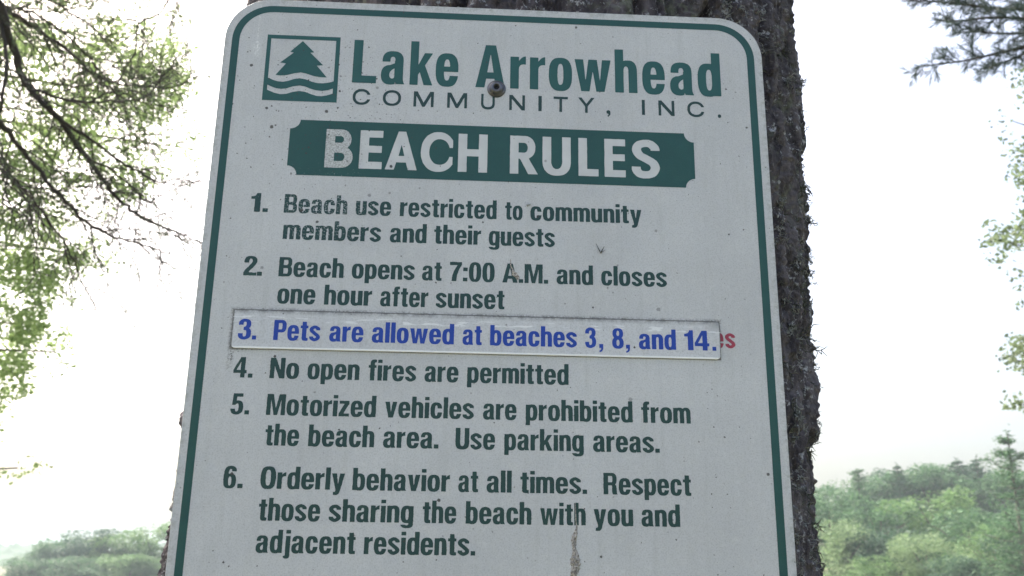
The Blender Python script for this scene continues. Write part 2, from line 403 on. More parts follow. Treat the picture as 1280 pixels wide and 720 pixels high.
# ---------------------------------------------------------------- the sign
GLYPHS = json.loads('''{"o":[0,380,[[131,-8,168,-12,228,-11,264,-4,294,10,319,28,342,58,359,94,370,130,378,196,380,292,376,358,365,412,348,456,324,491,294,515,276,524,252,532,216,537,156,536,120,530,90,518,61,496,41,472,23,436,10,394,2,328,0,226,5,160,17,106,34,64,60,29,90,7,108,-1],[174,93,162,106,156,118,147,160,142,226,143,328,149,376,159,412,166,424,174,432,192,435,204,433,216,421,224,406,230,382,237,316,237,202,230,142,224,118,216,104,210,97,198,91,186,90]]],"c":[0,369,[[127,-8,168,-12,222,-11,252,-5,282,7,306,25,330,54,348,88,360,130,367,178,369,196,366,201,234,202,228,201,227,196,218,130,210,107,204,98,192,91,174,91,162,102,153,124,147,154,143,196,143,328,151,394,157,412,168,430,180,435,192,434,204,427,210,418,220,388,226,334,228,332,360,332,368,334,363,376,356,412,345,442,330,471,312,494,294,510,270,524,240,533,198,537,144,535,114,529,84,516,60,496,37,466,20,430,10,394,1,328,0,226,5,160,16,106,33,64,60,28,90,6]]],"e":[0,380,[[126,-8,162,-12,222,-12,258,-6,288,5,318,27,339,52,355,82,369,124,375,160,375,166,372,168,240,168,237,166,235,160,229,130,222,111,210,95,198,90,180,90,168,96,157,112,151,130,145,160,141,196,140,226,144,232,372,232,376,232,378,238,380,292,376,358,367,406,355,442,336,476,312,502,282,522,252,532,216,537,156,536,120,530,90,518,61,496,41,472,24,440,12,400,2,334,0,238,4,166,15,112,31,70,55,34,84,9,102,0],[144,318,141,322,145,364,150,392,158,412,165,424,174,432,186,435,204,433,216,423,228,397,235,364,239,322,234,318]]],"n":[0,366,[[0,4,6,0,132,0,138,0,142,4,143,370,148,400,156,420,168,431,180,434,198,431,210,419,218,400,222,376,224,4,228,0,234,0,360,0,366,4,366,352,362,406,354,443,339,478,320,502,297,520,264,533,216,537,174,535,138,525,6,525,0,522]]],"h":[0,366,[[0,4,6,0,132,0,138,0,142,4,143,370,148,400,156,420,168,431,180,434,198,431,210,419,218,400,222,376,224,4,228,0,234,0,360,0,366,4,366,364,362,406,354,443,342,472,326,496,306,514,282,527,252,535,210,537,174,535,144,527,142,532,142,706,142,712,138,715,6,715,0,712]]],"m":[0,552,[[0,4,6,0,132,0,138,4,139,376,144,405,150,421,162,432,174,434,186,430,196,418,202,400,206,370,207,4,210,0,216,0,342,1,345,4,346,376,350,400,356,418,366,431,378,434,390,432,402,419,408,403,413,376,414,3,420,0,546,0,552,4,551,388,546,424,537,454,527,478,509,502,492,517,474,527,450,534,426,537,384,536,354,530,330,519,306,499,288,515,270,525,252,532,228,536,174,536,156,533,132,525,6,525,0,522]]],"u":[0,366,[[101,-8,126,-11,168,-12,198,-8,228,0,360,0,366,4,366,514,366,520,360,525,228,525,224,520,223,154,218,124,210,106,198,94,186,91,168,94,156,105,148,124,144,148,142,520,138,525,132,525,6,525,0,522,0,172,6,106,18,64,40,28,66,6]]],"r":[0,256,[[0,4,6,0,132,0,138,0,142,4,142,328,147,358,163,382,186,396,222,402,253,400,256,406,256,532,252,536,222,530,186,510,156,478,144,460,142,466,142,520,138,525,6,525,0,522]]],"a":[0,376,[[101,-8,126,-11,156,-12,180,-10,204,-5,225,4,225,22,228,33,238,4,240,1,246,0,366,0,372,0,376,4,360,40,352,70,350,112,350,394,345,436,334,466,312,496,288,515,252,530,216,536,162,537,126,533,96,525,72,513,48,493,34,472,21,442,14,394,14,364,18,360,138,361,141,364,141,400,145,418,156,436,168,443,186,444,198,440,210,427,218,406,220,388,213,382,210,338,138,308,96,303,60,287,42,273,28,256,17,238,8,214,1,178,0,130,5,94,14,64,27,40,48,18,72,2],[174,88,156,95,141,112,134,136,135,172,144,196,156,210,167,226,204,252,210,253,212,130,209,106,208,100,198,93,186,89]]],"b":[0,372,[[142,-8,168,-12,210,-13,240,-11,264,-6,288,5,306,18,322,34,336,55,348,80,357,106,365,142,369,178,372,304,369,352,364,388,353,430,338,466,318,494,294,515,264,530,234,536,180,537,144,532,142,538,142,712,138,715,6,715,0,712,0,4,6,0,120,0],[174,92,162,102,156,112,150,130,144,162,142,190,142,340,148,382,157,412,168,429,180,434,192,434,204,430,216,414,228,371,234,304,233,196,228,148,216,110,210,100,198,91,186,90]]],"d":[1,372,[[114,-8,144,-12,192,-13,222,-9,252,0,366,0,372,4,372,706,372,712,366,715,234,715,231,712,229,532,192,537,144,536,114,532,90,523,66,507,48,488,34,466,21,436,7,382,1,310,1,196,10,124,25,76,48,36,60,22,78,8,96,-2],[168,94,158,106,152,118,143,160,138,221,139,322,144,375,155,412,168,430,186,434,198,432,210,421,220,400,225,376,230,334,230,184,222,133,210,103,204,96,192,90,180,90]]],"p":[0,371,[[0,-164,141,-164,142,-14,144,-8,174,-12,222,-13,252,-9,276,-1,300,13,318,30,336,55,349,82,364,136,371,202,371,316,364,388,351,436,330,479,304,508,288,519,270,528,234,536,186,537,150,533,120,525,6,525,0,522],[174,92,162,102,156,112,150,130,144,162,142,190,142,340,148,382,157,412,168,429,180,434,192,434,204,430,216,414,228,371,234,304,233,196,228,148,216,110,210,100,198,91,186,90]]],"g":[1,372,[[158,-170,240,-168,270,-163,300,-153,324,-140,342,-125,354,-109,365,-86,372,-56,372,514,372,520,366,525,252,525,216,534,186,537,138,536,108,530,78,516,54,495,34,466,17,424,7,382,2,340,1,214,4,166,9,130,16,100,28,70,42,44,60,22,78,8,102,-4,126,-10,156,-13,198,-12,228,-8,230,-56,229,-62,222,-63,210,-75,192,-81,162,-79,151,-74,138,-62,132,-62,6,-62,2,-68,5,-80,11,-98,22,-116,36,-131,54,-144,78,-156,102,-163],[168,94,158,106,152,118,143,160,138,221,139,322,144,375,155,412,168,430,186,434,198,432,210,421,220,400,225,376,230,334,230,184,222,133,210,103,204,96,192,90,180,90]]],"i":[0,142,[[0,4,6,0,132,0,138,0,142,4,142,520,138,525,6,525,0,520],[0,604,6,600,138,600,142,604,142,712,138,715,6,715,0,713]]],"j":[-12,182,[[47,-170,72,-172,102,-171,120,-168,138,-161,156,-148,167,-134,175,-116,180,-98,182,-68,182,520,180,524,174,525,48,525,42,524,40,520,40,-56,38,-74,30,-78,12,-83,-12,-86,-12,-122,-6,-136,8,-152,24,-162],[40,604,42,601,48,600,180,601,182,712,174,715,42,715,40,712]]],"l":[0,142,[[0,4,6,0,132,0,138,0,142,4,142,706,142,712,138,715,6,715,0,712]]],"k":[0,396,[[0,4,6,0,132,0,138,0,142,4,143,166,168,206,174,196,246,1,390,0,396,4,258,322,387,520,384,524,378,525,246,525,144,334,142,340,142,706,142,712,138,715,6,715,0,712]]],"t":[0,258,[[123,-2,144,-6,198,-5,252,1,258,4,258,94,252,98,222,97,210,102,205,106,200,124,200,424,201,430,204,432,252,432,256,436,256,520,252,525,202,526,198,660,60,660,58,652,57,526,6,525,0,520,0,435,6,432,54,432,58,424,58,94,60,70,74,28,96,7]]],"f":[0,262,[[58,4,60,1,66,0,192,0,198,1,200,4,200,424,201,430,204,432,252,432,256,436,256,520,252,525,202,526,200,586,208,610,228,618,258,618,262,622,262,712,258,716,204,720,150,716,108,701,102,697,74,664,72,659,60,610,57,526,6,525,0,520,0,435,6,432,54,432,58,424]]],"s":[-2,356,[[142,-8,174,-12,210,-8,246,4,281,22,314,46,336,70,349,94,356,124,354,148,348,172,335,196,321,214,288,245,150,357,137,370,130,382,127,394,132,406,150,421,174,432,192,424,218,406,218,382,222,372,336,371,342,371,347,376,351,406,350,424,344,442,330,462,296,490,257,514,222,529,186,537,156,536,120,527,84,511,54,492,30,471,12,449,2,424,-2,400,-1,376,5,352,17,328,30,310,62,280,198,170,215,154,223,142,226,130,220,118,194,100,180,94,174,94,135,118,133,148,126,154,12,154,6,152,1,118,2,100,8,82,18,67,42,45,78,20,108,4]]],"v":[1,378,[[115,4,120,0,258,0,264,3,378,522,372,525,240,525,234,523,192,194,186,204,147,520,144,524,138,525,6,525,1,520]]],"y":[1,383,[[59,-164,138,-168,186,-156,226,-122,230,-116,251,-68,262,-20,383,520,378,525,246,525,240,523,192,193,147,520,144,524,138,525,6,525,1,520,122,10,125,-20,118,-50,114,-54,96,-65,59,-68]]],"w":[1,569,[[101,4,108,0,228,0,233,4,282,318,288,314,337,4,342,0,462,0,468,3,569,520,564,525,438,525,432,523,402,216,396,183,353,520,348,525,222,525,217,520,174,188,168,208,138,521,132,525,6,525,1,520]]],"z":[0,322,[[0,4,6,0,312,0,318,0,322,4,322,94,318,102,162,102,156,103,154,106,318,424,318,520,312,525,24,525,18,525,15,520,16,424,156,423,164,418,1,100]]],"B":[0,428,[[0,4,6,0,258,0,312,3,342,12,366,25,390,46,406,70,419,106,426,142,428,202,426,250,419,286,408,315,393,340,375,358,397,394,409,436,414,490,412,562,404,604,390,636,369,664,342,684,312,695,276,700,6,700,0,697],[150,105,150,298,258,301,270,299,282,286,287,274,294,232,293,160,288,132,282,116,270,103,258,101,156,102],[150,412,150,595,156,598,258,598,270,594,277,586,284,568,290,520,288,460,282,437,276,423,264,413,252,411]]],"P":[0,410,[[0,4,6,0,144,0,150,4,150,263,156,265,270,265,312,272,336,283,354,297,372,316,387,340,401,382,408,430,410,514,404,568,393,610,377,640,354,667,324,687,294,696,258,700,6,700,0,697],[150,375,150,592,240,596,252,592,259,586,267,568,274,514,273,436,270,412,264,388,252,374,240,371,156,372]]],"R":[0,446,[[0,4,6,0,144,0,150,4,150,286,156,290,264,290,270,286,278,64,295,4,300,0,438,0,444,1,446,4,446,16,428,40,420,196,406,286,402,292,369,322,384,338,398,358,409,382,417,412,423,478,422,532,419,568,408,608,393,640,372,665,342,685,312,696,276,700,6,700,0,697],[150,398,150,592,156,595,252,596,264,594,270,590,279,574,284,556,287,526,286,454,282,427,276,409,270,400,264,396,252,395,156,395]]],"M":[0,580,[[0,4,6,0,126,0,132,4,132,512,134,490,138,483,234,4,240,0,336,0,342,0,346,4,444,497,448,478,448,4,450,1,456,0,570,0,576,0,580,4,580,694,576,700,378,699,294,258,288,244,203,694,198,700,6,700,0,697]]],"N":[0,446,[[0,4,6,0,126,0,132,0,136,4,136,406,138,414,288,4,294,0,444,1,446,4,446,694,444,699,318,700,312,700,310,694,310,310,306,300,162,694,156,700,6,700,0,697]]],"A":[1,486,[[1,4,6,0,144,0,151,4,176,142,180,145,306,145,312,142,337,4,342,0,480,0,486,3,330,698,324,700,162,700,157,694],[192,250,240,534,246,541,295,250]]],"L":[0,390,[[0,4,6,0,384,0,390,4,389,118,156,120,150,123,150,694,144,700,6,700,0,697]]],"O":[1,449,[[180,-14,246,-15,288,-11,324,-1,360,19,390,50,413,88,431,136,443,196,449,286,449,430,442,508,427,574,405,628,390,650,372,670,354,685,330,699,306,707,282,712,216,715,162,711,123,700,90,681,60,651,36,611,19,562,7,502,1,412,1,262,9,184,25,118,36,89,50,64,66,42,84,24,102,10,126,-2,150,-9],[216,100,198,105,185,118,172,142,162,178,156,220,153,268,153,412,159,502,166,538,174,563,186,584,198,595,210,599,228,600,246,597,264,583,276,562,287,526,293,484,297,436,297,286,291,196,285,166,276,139,264,117,252,106,240,101]]],"U":[0,436,[[143,-8,186,-12,252,-12,293,-8,324,0,354,14,382,34,402,58,417,88,430,136,436,196,436,694,432,700,294,700,288,700,286,694,286,220,284,178,275,142,262,118,252,109,240,103,216,100,192,104,174,118,159,148,152,184,150,226,150,694,144,700,6,700,0,697,0,208,2,166,7,130,14,100,24,76,39,52,54,34,72,20,90,9,114,-1]]],"1":[0,245,[[95,4,96,2,102,0,240,0,245,4,245,700,244,706,240,708,138,707,129,658,102,610,60,585,0,574,0,483,6,480,90,480,94,478,95,472]]],"0":[1,379,[[137,-8,180,-12,234,-9,270,2,300,22,324,49,346,88,362,136,373,196,379,286,379,424,372,508,359,574,349,604,336,631,323,652,306,673,288,688,270,698,252,705,228,710,174,712,138,708,108,698,78,677,54,649,34,610,18,562,7,502,1,412,1,280,6,202,18,136,40,76,66,35,96,9,114,-1],[186,88,174,94,163,112,150,167,143,256,142,394,146,496,156,566,162,586,173,604,180,610,192,612,204,608,215,592,222,571,229,538,237,448,238,304,233,202,223,130,210,99,198,89]]],"2":[0,378,[[0,4,6,0,372,0,378,4,378,112,372,116,156,116,152,118,163,148,180,178,258,280,332,388,357,436,373,484,378,514,377,550,370,586,358,616,342,644,325,664,300,682,276,694,240,706,198,712,156,710,114,702,84,688,58,670,38,646,23,616,9,574,0,526,0,466,6,462,126,462,130,454,130,436,132,431,139,448,139,514,144,544,160,592,167,604,174,607,198,607,216,598,227,580,234,562,238,526,232,490,218,454,192,412,132,326,130,304,126,300,114,300,108,295,60,232,32,184,8,118,0,112]]],"3":[-2,377,[[139,-8,186,-11,228,-5,276,14,318,40,342,64,360,94,370,130,377,178,377,250,372,286,364,316,354,340,343,358,310,388,327,406,343,430,352,454,359,484,363,520,363,550,358,586,349,616,338,640,326,658,312,673,294,685,252,701,186,711,144,709,108,700,72,682,38,652,21,628,10,598,5,568,0,502,6,497,126,497,132,483,136,496,142,574,150,593,168,607,204,604,214,598,221,580,226,556,227,526,224,496,216,469,205,454,192,445,174,434,156,429,150,424,150,322,156,319,192,319,204,316,222,305,228,292,236,250,238,202,233,148,222,118,204,103,180,93,171,94,160,100,150,114,142,136,138,202,132,220,128,208,120,205,6,205,-2,202,0,148,4,118,14,88,31,58,51,34,72,19,102,4]]],"4":[0,400,[[212,4,216,0,342,1,345,4,346,148,396,150,400,154,399,256,348,258,345,262,345,694,342,700,204,700,198,696,0,262,0,154,6,150,212,148],[96,259,94,262,210,531,212,526,212,262,210,259,204,258]]],"5":[1,379,[[138,-8,174,-12,204,-10,246,2,282,18,312,38,336,62,353,88,365,118,377,184,379,226,378,262,366,340,355,376,343,400,330,418,318,430,300,442,282,451,252,459,216,464,174,461,169,466,177,586,342,588,348,588,352,592,352,694,348,700,66,700,62,694,38,316,42,310,138,310,144,316,150,330,162,344,210,359,216,359,230,322,239,268,240,202,230,142,224,124,216,114,204,104,186,95,174,93,170,94,162,98,157,106,143,136,138,172,132,187,12,188,6,185,3,178,1,160,7,118,24,76,38,52,54,33,77,16,108,1]]],"6":[-1,380,[[128,-8,168,-12,234,-10,270,-3,300,10,325,28,349,58,365,94,375,136,380,208,380,262,376,304,364,358,354,381,342,401,328,418,312,432,294,443,270,453,222,461,144,460,142,466,146,514,156,556,172,592,176,598,186,604,210,607,228,592,236,574,240,531,372,530,379,532,377,574,373,598,363,622,348,645,324,669,298,688,270,701,240,709,198,711,150,704,108,691,78,674,54,650,34,616,18,574,8,532,2,466,-1,340,1,184,8,118,25,70,49,34,66,19,84,7,105,-2],[180,81,168,88,162,96,149,130,143,184,143,256,147,304,156,337,162,348,172,358,180,363,192,364,204,361,216,350,225,334,230,316,237,262,237,184,232,136,220,100,212,88,204,83,192,80]]],"7":[0,375,[[62,4,66,0,72,0,204,0,210,1,212,4,235,238,290,430,375,598,375,694,372,700,6,700,0,697,0,586,6,582,234,580,150,418,86,214]]],"8":[-2,382,[[131,-8,174,-12,228,-11,264,-4,300,11,330,33,351,58,369,94,379,136,382,172,382,220,379,250,373,280,363,310,349,334,335,352,315,370,346,412,356,436,363,460,367,496,368,538,366,568,361,598,344,640,332,658,318,673,300,687,282,697,240,709,198,712,150,710,114,703,84,690,59,670,39,646,25,616,15,580,12,508,18,454,34,412,65,370,45,352,30,334,17,310,7,280,1,250,-2,214,-1,160,3,124,9,100,19,76,33,52,48,34,66,19,84,8,108,-2],[180,88,168,93,161,100,154,112,147,130,141,166,141,220,145,256,156,287,162,295,174,304,192,307,204,305,214,298,222,289,230,274,239,232,239,172,234,135,222,105,216,98,204,89],[174,441,160,454,149,478,144,514,146,562,151,586,162,610,168,615,180,621,198,621,210,616,216,611,229,586,235,550,234,496,228,470,216,448,198,439,186,438]]],".":[0,140,[[0,4,6,0,138,1,140,4,140,136,138,139,6,140,0,137]]],":":[0,140,[[0,4,6,0,138,1,140,4,140,136,138,139,6,140,0,137],[0,370,139,370,140,508,0,509]]],",":[0,140,[[5,-140,6,-143,12,-144,54,-135,96,-112,126,-72,140,-8,140,136,138,139,6,140,0,137,0,3,6,0,66,0,69,-2,69,-8,60,-52,42,-75,5,-92]]],"wC":[-12,800,[[330,-20,414,-23,492,-17,564,0,624,25,678,59,706,82,729,106,748,130,767,160,782,190,793,220,800,244,798,246,666,245,647,208,624,178,594,150,564,130,528,113,486,100,438,92,390,91,348,94,306,102,270,113,235,130,204,151,180,173,157,202,140,232,130,256,122,286,116,340,120,400,134,454,145,478,160,502,192,538,234,569,282,591,330,604,378,609,438,608,492,599,546,580,594,550,630,514,666,459,799,460,785,502,768,538,744,574,714,609,684,636,648,661,606,683,564,700,522,711,480,718,432,722,378,723,330,720,288,713,246,703,210,691,174,674,138,653,108,630,81,604,56,574,36,544,20,514,6,478,-5,436,-10,394,-12,340,-9,292,-2,250,9,214,24,178,44,142,66,112,96,80,126,56,162,32,198,14,240,-1,282,-12]]],"wO":[-12,811,[[330,-20,414,-23,492,-17,564,0,624,25,678,59,706,82,729,106,748,130,767,160,782,190,793,220,803,256,810,298,811,382,808,418,801,454,790,490,777,520,761,550,740,580,714,609,690,631,662,652,630,672,600,686,564,700,522,711,480,718,432,722,378,723,330,720,288,713,246,703,210,691,174,674,138,653,108,630,81,604,56,574,36,544,20,514,6,478,-5,436,-10,394,-12,340,-9,292,-2,250,9,214,24,178,44,142,66,112,96,80,126,56,162,32,198,14,240,-1,282,-12],[348,94,288,107,234,131,210,146,187,166,153,208,130,256,122,286,118,316,117,382,122,412,130,442,150,487,180,527,222,562,270,587,324,602,390,609,456,606,516,592,564,570,601,544,635,508,661,466,677,418,683,370,682,310,670,256,651,214,624,178,592,148,552,123,510,106,462,95,408,91]]],"wM":[-11,871,[[-8,-8,0,-11,102,-11,108,-8,111,-2,111,478,114,489,373,-2,378,-9,384,-11,474,-11,483,-8,744,487,747,484,749,472,749,-2,752,-8,762,-11,858,-11,868,-8,871,4,871,700,869,706,858,711,708,711,701,706,432,193,426,196,159,706,150,711,0,711,-6,709,-11,700,-11,4]]],"wU":[-13,693,[[261,-20,324,-23,402,-21,460,-14,510,-1,558,20,600,46,631,76,658,112,672,142,683,172,689,202,693,238,690,708,684,711,576,711,568,706,569,286,562,220,555,196,546,178,534,160,516,142,493,124,468,112,444,103,414,96,342,91,270,95,240,102,210,112,186,125,163,142,146,160,134,178,125,196,118,220,115,244,114,280,111,286,111,706,108,710,102,711,-6,711,-11,706,-11,322,-13,250,-8,196,5,148,22,112,42,84,66,58,97,34,132,14,173,-2,216,-13]]],"wN":[-11,711,[[-8,-8,0,-11,102,-11,108,-8,111,-2,111,508,114,516,562,-8,570,-11,696,-11,708,-8,711,4,711,700,708,707,702,711,696,711,600,711,591,706,589,700,588,183,138,707,132,711,126,711,0,711,-9,706,-11,700,-11,4]]],"wI":[-11,121,[[-11,-8,-6,-11,114,-11,121,-8,121,706,114,711,-6,711,-11,706]]],"wT":[-11,651,[[257,-8,264,-11,378,-11,383,-8,383,592,648,595,651,598,651,706,648,710,-6,711,-11,706,-11,598,-6,594,256,592]]],"wY":[-11,720,[[297,-8,306,-11,402,-11,408,-10,414,-5,418,298,719,694,720,702,714,710,582,711,576,710,571,706,354,419,138,707,132,711,126,711,0,711,-9,706,-11,700,-6,689,292,298,294,4]]],"w.":[-12,182,[[64,-20,102,-20,132,-12,158,4,175,28,181,46,182,64,181,82,176,100,160,124,132,143,114,148,90,151,66,150,48,146,30,139,17,130,5,118,-6,100,-11,82,-12,58,-10,40,-2,22,12,4,24,-6,42,-14]]],"w,":[-12,182,[[62,-158,72,-161,78,-158,138,-107,176,-32,182,64,178,94,168,114,153,130,132,143,108,149,66,150,48,146,30,139,12,126,1,112,-6,100,-11,82,-12,58,-10,40,-2,22,6,10,19,-2,36,-12,54,-18,78,-21,84,-23,86,-26,80,-74,30,-116,29,-122,32,-128]]],"hB":[0,479,[[0,4,6,0,276,0,330,6,372,19,408,40,438,70,459,100,473,136,479,172,479,214,472,256,460,286,441,316,419,340,385,364,381,370,399,388,413,406,432,448,441,496,442,526,439,556,426,598,408,630,382,658,348,681,312,694,270,700,6,700,0,697],[162,122,159,124,158,130,158,262,158,268,162,272,282,272,300,266,320,250,333,226,336,208,337,190,330,160,324,148,312,136,300,128,282,122],[252,454,162,455,158,460,158,568,158,574,162,578,264,578,282,572,300,556,309,538,312,520,311,502,305,484,294,469,282,460,270,455]]],"hE":[0,400,[[0,4,6,0,390,0,396,0,400,4,400,124,396,128,162,128,159,130,158,136,158,286,158,292,162,296,384,296,387,298,388,304,388,412,384,420,162,420,158,424,158,568,162,572,396,572,399,574,400,580,400,694,396,700,6,700,0,697]]],"hA":[1,588,[[1,4,6,0,162,0,166,4,204,132,210,135,378,135,384,134,386,130,426,1,582,0,588,4,366,696,360,700,228,700,223,694],[246,252,241,256,294,458,349,256,342,252]]],"hC":[1,585,[[286,-14,336,-15,378,-11,420,-1,456,13,494,34,528,62,559,94,584,130,585,262,582,265,528,265,525,262,511,226,498,202,482,178,462,158,438,140,414,128,390,120,360,115,330,115,300,120,270,130,246,144,222,163,204,184,188,208,174,238,160,286,155,334,157,394,167,442,184,484,208,520,234,547,270,570,306,581,348,585,384,581,420,569,456,547,486,515,509,478,528,430,583,430,585,436,585,568,564,599,522,644,474,677,420,701,360,713,288,714,228,703,198,693,168,679,120,646,96,623,75,598,41,544,28,514,16,478,3,406,1,322,9,250,18,214,31,178,45,148,63,118,102,70,126,49,156,28,186,12,216,0,252,-9]]],"hH":[0,530,[[0,4,6,0,156,1,158,4,158,280,158,286,162,290,366,290,372,286,372,280,372,3,378,0,528,1,530,4,530,694,528,699,378,700,372,697,372,424,366,420,162,420,158,424,158,694,156,699,6,700,0,697]]],"hR":[0,517,[[0,4,6,0,156,1,158,4,158,274,162,280,174,280,180,273,192,268,338,4,342,0,510,0,516,2,517,4,352,280,352,286,378,300,407,322,423,340,438,362,452,388,461,412,467,442,470,472,469,508,465,538,457,568,447,592,432,618,414,640,390,661,367,676,324,693,282,700,6,700,0,697],[162,390,158,394,158,568,162,572,258,572,276,570,294,562,306,550,318,532,327,496,328,472,324,448,318,430,307,412,288,397,270,391]]],"hU":[0,516,[[196,-8,240,-12,300,-10,342,-3,378,9,414,28,445,52,471,82,492,120,509,172,516,232,516,694,510,700,366,700,360,700,358,694,358,244,355,208,342,166,323,136,310,124,294,115,276,110,258,108,240,109,222,115,206,124,193,136,174,166,161,208,158,244,158,694,156,699,6,700,0,697,0,238,3,196,11,154,22,124,37,94,54,70,78,46,102,27,132,11,162,0]]],"hL":[0,365,[[0,4,6,0,360,0,365,4,365,124,360,130,162,130,158,136,158,694,156,699,6,700,0,697]]],"hS":[0,498,[[194,-8,246,-9,306,-3,354,10,395,28,427,52,456,88,476,124,489,166,491,202,483,244,463,286,436,322,409,346,378,366,210,454,188,478,172,508,171,532,180,557,216,570,264,576,294,572,312,559,337,532,340,526,342,508,498,508,497,544,491,568,479,592,450,628,419,658,384,682,348,698,312,707,264,710,210,706,150,692,102,674,70,652,43,622,24,586,14,550,12,508,22,466,42,424,74,382,99,358,126,339,209,298,300,248,318,232,331,208,333,190,331,178,319,154,306,139,276,129,234,124,198,128,186,130,176,136,167,148,158,166,156,204,6,205,0,202,1,154,8,124,29,82,53,52,78,30,108,13,150,0]]]}''')
ROWS = [
('1',192.51,[['1', 34.93, 42.46], ['.', 44.59, 48.74], ['Beach', 61.22, 111.25], ['use', 118.03, 146.13], ['restricted', 153.18, 230.82], ['to', 237.63, 251.77], ['community', 258.13, 348.57]]),
('1',214.67,[['members', 62.13, 139.27], ['and', 146.26, 175.38], ['their', 181.26, 218.76], ['guests', 224.99, 277.96]]),
('2',245.37,[['2', 34.29, 44.38], ['.', 44.81, 48.69], ['Beach', 61.33, 111.74], ['opens', 118.07, 167.26], ['at', 173.07, 188.45], ['7:00', 194.7, 230.13], ['A.M.', 236.35, 272.7], ['and', 279.38, 308.39], ['closes', 314.95, 367.65]]),
('2',267.24,[['one', 62.02, 91.27], ['hour', 98.09, 134.91], ['after', 141.36, 178.66], ['sunset', 184.57, 238.33]]),
('3',296.59,[['3', 35.06, 44.89], ['.', 45.87, 49.07], ['Pets', 61.89, 97.25], ['are', 104.24, 130.16], ['allowed', 136.7, 199.68], ['at', 206.32, 221.17], ['beaches', 227.58, 295.08], ['3', 301.45, 310.04], [',', 312.48, 315.61], ['8', 322.64, 331.63], [',', 333.38, 336.53], ['and', 343.56, 372.78], ['14', 379.45, 399.16], ['.', 401.42, 404.47]]),
('red',293.83,[['s', 412.27, 420.36], ['e', 403.74, 411.06]]),
('4',325.80,[['4', 34.08, 43.97], ['.', 45.16, 48.56], ['No', 61.26, 83.12], ['open', 89.48, 128.75], ['fires', 135.4, 171.76], ['are', 178.19, 203.97], ['permitted', 210.67, 288.66]]),
('5',353.60,[['5', 34.54, 43.91], ['.', 45.09, 48.45], ['Motorized', 61.05, 142.69], ['vehicles', 149.42, 216.5], ['are', 223.43, 248.86], ['prohibited', 255.81, 337.65], ['from', 344.32, 382.45]]),
('5',376.16,[['the', 61.94, 86.96], ['beach', 93.84, 142.61], ['area.', 149.24, 190.59], ['Use', 203.18, 232.93], ['parking', 239.93, 299.95], ['areas.', 307.04, 357.83]]),
('6',407.51,[['6', 34.47, 43.64], ['.', 44.91, 48.72], ['Orderly', 61.3, 122.59], ['behavior', 128.47, 199.95], ['at', 206.25, 220.99], ['all', 227.23, 245.88], ['times.', 252.26, 302.15], ['Respect', 314.5, 380.71]]),
('6',430.20,[['those', 61.86, 106.29], ['sharing', 112.52, 174.07], ['the', 180.71, 205.5], ['beach', 212.33, 260.77], ['with', 267.21, 301.0], ['you', 306.99, 336.32], ['and', 342.51, 371.5]]),
('6',452.64,[['adjacent', 61.93, 133.12], ['residents.', 139.38, 219.95]]),
('title',75.56,[['L', 108.1, 128.03], ['a', 131.73, 151.52], ['k', 155.84, 174.89], ['e', 177.27, 196.37], ['A', 210.93, 235.68], ['r', 240.05, 253.23], ['r', 256.65, 269.66], ['o', 272.7, 292.51], ['w', 294.7, 325.55], ['h', 329.08, 348.09], ['e', 352.39, 371.85], ['a', 376.17, 396.46], ['d', 400.11, 419.89]]),
('sub',95.31,[['C', 109.61, 124.13], ['O', 134.47, 149.57], ['M', 159.94, 176.68], ['M', 187.86, 204.41], ['U', 216.03, 227.57], ['N', 239.6, 252.78], ['I', 264.04, 266.86], ['T', 276.8, 288.84], ['Y', 297.66, 311.22], [',', 321.29, 324.67], ['I', 351.41, 353.99], ['N', 365.47, 379.09], ['C', 390.04, 404.46], ['.', 415.82, 418.7]]),
('banner',152.57,[['B', 90.43, 112.73], ['E', 118.18, 136.63], ['A', 139.33, 165.03], ['C', 167.87, 193.92], ['H', 198.39, 222.33], ['R', 240.88, 263.84], ['U', 267.72, 291.1], ['L', 297.43, 313.95], ['E', 319.04, 336.47], ['S', 341.65, 365.21]]),

]
